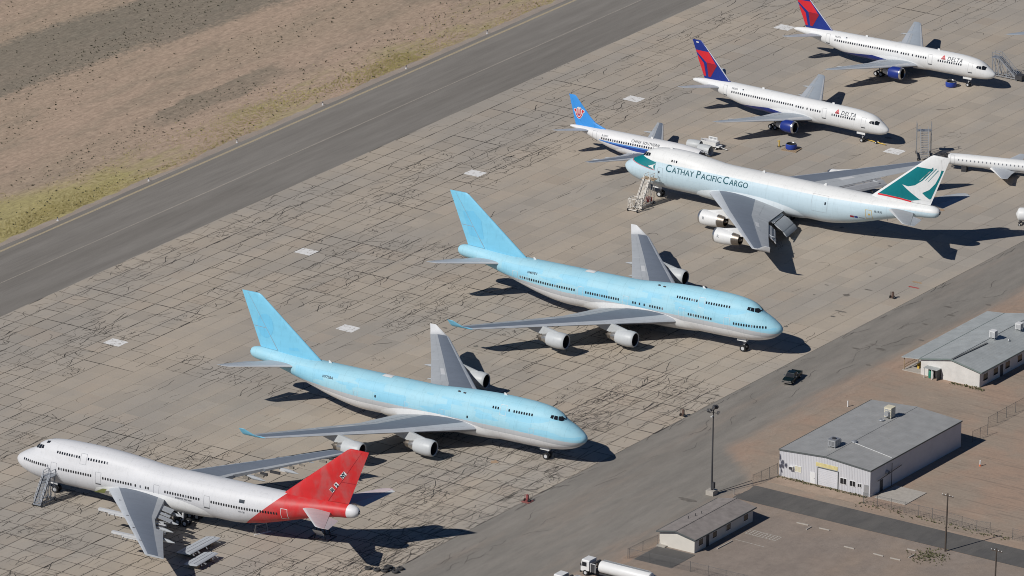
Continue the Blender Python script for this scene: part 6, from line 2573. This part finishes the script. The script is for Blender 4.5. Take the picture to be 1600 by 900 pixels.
for y in (-1.4, 1.4):
    for x in (1.6, 3.0):
        b.bar((x, y, 0.3), (x, y, 6.6), .1)
    b.bar((1.6, y, 6.1), (3.0, y, 6.1), .07)
    b.bar((1.6, y, .4), (3.0, y, 4.9), .07)
    b.bar((3.0, y, .4), (1.6, y, 4.9), .07)
b.build('tower_frame', MT['steel'], gt)
b = MB()
b.box(-1.4, 3.1, -1.35, -1.15, .25, .45)
b.box(-1.4, 3.1, 1.15, 1.35, .25, .45)
b.build('base_frame', MT['darksteel'], gt)
for x in (-1.3, 3.0):
    for y in (-1.4, 1.4):
        o = link('wheel', wm_, gt)
        o.location = (x, y, .28)

# ---- engine parts on the ground
def cowl_ring(label, x, y, pallet=False):
    root = thing('engine_cowl_ring', label, 'engine cowl', (x, y, 0), rng.uniform(0, 1))
    z = .18 if pallet else .12
    b = MB()
    b.lathe([(z, 1.06), (z + .1, 1.12), (z + .75, 1.12), (z + .98, 1.05)], (0, 0, 0), (0, 0, 1), 30)
    b.build('blue_shell', AM['navy'] if False else plain('bright_navy_paint', (.02, .05, .30), .35, 0, .06, 1), root, True, 50)
    b = MB()
    b.lathe([(z + .98, 1.05), (z + 1.04, .98), (z + .98, .91), (z + .5, .90), (z, .92)], (0, 0, 0), (0, 0, 1), 30, mis=[0, 0, 1, 1])
    b.build('polished_lip', [AM['metal'], AM['fanblk']], root, True, 50)
    if not pallet:
        b = MB()
        for q in range(4):
            a = q * PI / 2 + .4
            b.box(math.cos(a) * .8 - .15, math.cos(a) * .8 + .15, math.sin(a) * .8 - .15, math.sin(a) * .8 + .15, 0, .13)
        b.build('wood_block', MT['wood'], root)
    return root


pa = thing('wooden_pallet', 'wooden pallet under the blue engine cowl near the closer twin jet', 'pallet', (53.9, 84.9, 0), math.radians(-28))
for q in range(8):
    b = MB()
    b.box(-1.6 + q * .41, -1.6 + q * .41 + .36, -1.4, 1.4, .1, .15)
    b.build('plank', MT['wood'], pa)
for y in (-1.3, 0, 1.3):
    b = MB()
    b.box(-1.6, 1.65, y - .06, y + .06, 0, .1)
    b.build('bearer', MT['wood'], pa)
cowl_ring('blue engine cowl ring on the pallet near the closer twin jet', 53.9, 85.1, True)
cowl_ring('blue engine cowl ring on the concrete by the far twin jet nose wheel', 86.9, 126.6)
ys = thing('yellow_stand', 'small yellow stand beside the blue cowl ring on the pallet', 'stand', (51.6, 86.6, 0), 0)
b = MB()
b.tube((0, 0, .1), (0, 0, 1.1), .14, .14, 10)
b.build('column', MT['yellow'], ys)
b = MB()
b.bar((-.35, 0, 1.1), (.15, 0, 1.3), .2, .12)
b.build('head', MT['yellow'], ys)
b = MB()
b.box(-.35, .35, -.35, .35, 0, .1)
b.build('base_plate', MT['darksteel'], ys)
# two bare nacelle barrels by the cut-off nose
for (x, y, a, lb) in ((35.2, 83.6, -.45, 'grey nacelle barrel standing against the cut-off nose of the small jet'), (37.2, 80.6, -.62, 'open grey nacelle barrel lying in front of the small jet')):
    nb = thing('nacelle_barrel', lb, 'engine nacelle', (x, y, 0), a)
    b = MB()
    b.lathe([(-1.6, .85), (-1.2, .98), (0, 1.06), (1.0, 1.02), (1.2, .95), (1.1, .86), (-1.3, .8)], (0, 0, 1.12), (1, 0, 0), 26)
    b.build('barrel', AM['nac'], nb, True, 50)
    b = MB()
    b.lathe([(.3, .01), (.35, .88)], (0, 0, 1.12), (1, 0, 0), 22)
    b.build('dark_inside', AM['fanblk'], nb)
    b = MB()
    b.box(-1.2, .8, -.6, -.4, 0, .35)
    b.box(-1.2, .8, .4, .6, 0, .35)
    b.build('cradle', MT['darksteel'], nb)
# white cart with draw bar
ct = thing('ground_power_cart', 'white equipment cart with a draw bar beyond the cargo jumbo', 'cart', (38.4, 85.4, 0), math.radians(-33))
b = MB()
b.box(-2.0, 1.4, -.75, .75, .55, 1.45)
b.build('cabinet', MT['whitepaint'], ct)
b = MB()
b.box(-1.1, .9, .68, .76, 1.45, 2.05)
b.box(-1.98, -1.12, -.75, -.67, 1.45, 1.85)
b.build('panel_upright', MT['whitepaint'], ct)
b = MB()
for bx_ in ((-.9, -.2, .66, .685, 1.55, 1.9), (0, .7, .66, .685, 1.55, 1.9), (-1.9, -1.2, -.765, -.745, 1.5, 1.78)):
    b = MB()
    b.box(*bx_)
    b.build('instrument_panel', MT['steel'], ct)
b = MB()
b.box(1.4, 2.1, -.7, .7, .5, .75)
b.build('rear_shelf', MT['whitepaint'], ct)
b = MB()
b.bar((2.0, 0, .5), (3.6, 0, .25), .1)
b.build('draw_bar', MT['whitepaint'], ct)
for x in (-1.5, 1.4):
    for y in (-.7, .7):
        o = link('wheel', wm_, ct)
        o.location = (x, y, .28)
# tow bar at the near twin jet
tb = thing('tow_bar', 'yellow tow bar lying at the nose wheel of the closer twin jet', 'tow bar', (70.6, 89.6, 0), math.atan2(88.16 - 91.31, 72.23 - 68.34))
b = MB()
b.tube((-2.1, 0, .3), (1.9, 0, .22), .09, .09, 10)
b.build('tube', MT['yellow'], tb)
b = MB()
b.box(-2.5, -2.0, -.25, .25, .2, .42)
b.build('head', MT['darksteel'], tb)
b = MB()
b.lathe([(-.05, .12), (.05, .2), (.08, .12)], (2.1, 0, .2), (0, 0, 1), 12)
b.build('eye', MT['yellow'], tb)
for y in (-.4, .4):
    o = link('wheel', wm_, tb)
    o.location = (.2, y, .28)
# flap sections taken off the stripped jumbo
def flap_section(label, c, a, L, chord, z, tilt):
    root = thing('flap_section', label, 'flap', (c[0], c[1], 0), a)
    b = MB()
    rows = []
    for i in range(5):
        x = lerp(-L / 2, L / 2, i / 4)
        r = []
        for t_ in (0, .05, .2, .5, .8, 1.0):
            r.append((x, (t_ - .5) * chord, z + tilt * (.5 - t_) + af(t_) * chord * .16 + .1))
        for t_ in (.8, .5, .2, .05):
            r.append((x, (t_ - .5) * chord, z + tilt * (.5 - t_) - af(t_) * chord * .1 + .1))
        rows.append(r)
    b.grid(rows, closed=True)
    b.poly(rows[-1])
    b.poly(list(reversed(rows[0])))
    f = b.build('skin', AM['wingle'], root, True, 40)
    for t_ in (.3, .66):
        b = MB()
        y = (t_ - .5) * chord
        zz = z + tilt * (.5 - t_) + af(t_) * chord * .16 + .12
        b.bar((-L / 2 + .2, y, zz), (L / 2 - .2, y, zz), .06, .03)
        b.build('panel_gap', AM['seam'], f)
    b = MB()
    for q in range(6):
        x = lerp(-L / 2, L / 2, rng.random())
        b.bar((x, -chord / 2, z + tilt * .5), (x + rng.uniform(-.4, .4), -chord / 2 - rng.uniform(.2, .6), z + tilt * .5 - .2), rng.uniform(.1, .3), .08)
    tag(b.build('torn_fitting', MT['steel'], root), kind='stuff')
    for x in (-L * .3, L * .3):
        b = MB()
        b.box(x - .3, x + .3, -chord * .3, chord * .35, 0, z - abs(tilt) * .4 + .02)
        b.build('support_block', MT['wood'], root)
    return root


flap_section('larger grey flap section lying behind the white jumbo wing', (-52.3, -136.3), math.atan2(7.4, 4.6), 9.0, 3.0, .8, .25)
flap_section('smaller grey flap section lying nearest the bottom edge', (-51.6, -142.6), math.atan2(5.3, 3.0), 6.6, 2.8, .8, .25)
# tail jack with curved panel under the red tail
tj = thing('tail_stand', 'shored stand with a pale curved panel under the red tail', 'support stand', (-31.5, -129.4, 0), PQ[2])
b = MB()
rows = []
for i in range(6):
    a = lerp(-.5, .7, i / 5)
    rows.append([(x, 1.3 * math.sin(a) + 1.0, .4 + 1.5 * (i / 5)) for x in (-.9, 0, 1.0)])
b.grid(rows)
b.build('curved_panel', AM['white'], tj, True)
b = MB()
for (x, y) in ((-.7, -.6), (.7, -.6), (-.7, .6), (.7, .6)):
    b.bar((x * 1.5, y * 1.5, 0), (x * .3, y * .3, 5.6), .14)
for z in (1.2, 2.8):
    k = lerp(1.5, .3, z / 5.6)
    for (x0, y0, x1, y1) in ((-.7, -.6, .7, -.6), (.7, -.6, .7, .6), (.7, .6, -.7, .6), (-.7, .6, -.7, -.6)):
        b.bar((x0 * k, y0 * k, z), (x1 * k, y1 * k, z), .1)
b.build('tripod', MT['darksteel'], tj)
b = MB()
for (x0, y0, x1, y1) in ((-1.8, -1.6, 1.8, -1.6), (1.8, -1.6, 1.8, 1.6), (1.8, 1.6, -1.8, 1.6), (-1.8, 1.6, -1.8, -1.6)):
    b.bar((x0, y0, .08), (x1, y1, .08), .16)
b.build('base_frame', MT['darksteel'], tj)
# loose stand by the shadow of the white jumbo
ls = thing('trestle', 'thin trestle under the belly of the white jumbo', 'trestle', (-42.0, -127.6, 0), .6)
b = MB()
for (x, y) in ((-1.2, -.3), (-1.2, .4), (1.2, -.3), (1.2, .4)):
    b.bar((x, y, 0), (x * .9, 0, 1.6), .07)
b.bar((-1.2, 0, 1.6), (1.2, 0, 1.6), .09)
b.build('legs', MT['steel'], ls)
b = MB()
b.box(-1.6, 1.7, -.5, -.3, 0, .12)
b.build('skid', MT['whitepaint'], ls)
# tyres in a row at the bottom edge
tm = MB()
tm.lathe([(0, .32), (0, .5), (.08, .6), (.34, .6), (.42, .5), (.42, .32), (.34, .30), (.08, .30), (0, .32)], (0, 0, 0), (0, 0, 1), 20)
tmm = tm.mesh('aircraft_tyre', plain('dusty_tyre', (.045, .045, .047), .9, 0, .2, 3), True, 50)
tl = [(-23.5, -144.0, 0, 'dark aircraft tyre, leftmost of the row at the tip of the tail shadow'), (-22.0, -144.6, 0, 'dark aircraft tyre, second from the left at the tip of the tail shadow'),
      (-20.7, -145.0, 0, 'dark aircraft tyre, third from the left, under the stacked one'), (-19.9, -143.3, 0, 'dark aircraft tyre at the back of the tyre row'),
      (-18.9, -145.3, 0, 'dark aircraft tyre, rightmost but one of the tyre row'), (-18.1, -143.9, 0, 'dark aircraft tyre, rightmost of the tyre row'), (-20.3, -144.6, .44, 'dark aircraft tyre lying on top of the others')]
for (x, y, z, lb) in tl:
    o = link('loose_tyre', tmm)
    o.location = (x, y, z)
    tag(o, lb, 'tyre', 'loose aircraft tyres')
# extinguisher carts along the near apron edge
for (u, v, lb, m_) in ((-90.8, 63.4, 'red wheeled fire extinguisher on the apron edge near the red tail shadow', 'r'), (-39.2, 62.3, 'rusty wheeled extinguisher on the apron edge near the light mast', 'd'),
                       (36.8, 59.8, 'rusty wheeled extinguisher on the apron edge right of the pickup', 'd')):
    ex = thing('wheeled_extinguisher', lb, 'extinguisher', P(u, v, 0), AZ)
    mm = plain('dull_red_paint', (.24, .06, .06), .7, 0, .2, 2) if m_ == 'r' else plain('rusty_red_paint', (.11, .07, .055), .8, 0, .2, 3)
    b = MB()
    b.lathe([(.3, .05), (.35, .26), (1.1, .26), (1.25, .18), (1.32, .05)], (0, 0, 0), (0, 0, 1), 14)
    b.build('bottle', mm, ex, True)
    b = MB()
    b.bar((-.3, -.35, .2), (-.3, -.3, 1.3), .05)
    b.bar((-.3, .35, .2), (-.3, .3, 1.3), .05)
    b.bar((-.3, -.3, 1.3), (-.3, .3, 1.3), .05)
    b.box(-.35, .4, -.35, .35, .16, .24)
    b.build('cart_frame', mm, ex)
    for y in (-.42, .42):
        o = link('wheel', wm_, ex)
        o.location = (-.2, y, .28)
    if m_ == 'r':
        b = MB()
        b.box(-.9, .9, -.8, .8, .0, .05)
        b.build('red_mat', plain('faded_red_mat', (.27, .10, .09), .9, 0, .2, 2), ex)
# white tank on a dolly at the right edge
tk = thing('tank_trailer', 'white round-ended tank on a low dolly at the right edge', 'tank', (97.6, 41.2, 0), math.radians(170))
b = MB()
b.lathe([(-.35, .01), (-.3, .18), (0, .8), (.15, 1.15), (.5, 1.28), (3.6, 1.28), (4.0, 1.1), (4.3, .01)], (2.1, 0, 2.05), (-1, 0, 0), 28)
b.build('tank', AM['white'], tk, True, 50)
b = MB()
for y in (-.7, .7):
    b.bar((1.9, y, .62), (-2.2, y, .62), .16)
for x in (1.6, -1.6):
    b.bar((x, -1.0, .62), (x, 1.0, .62), .16)
    b.bar((x, -.9, .62), (x, -.75, 1.2), .14)
    b.bar((x, .9, .62), (x, .75, 1.2), .14)
b.build('dolly_frame', MT['darksteel'], tk)
for x in (1.6, -1.6):
    for y in (-1.05, 1.05):
        o = link('wheel', wm_, tk)
        o.location = (x, y, .28)
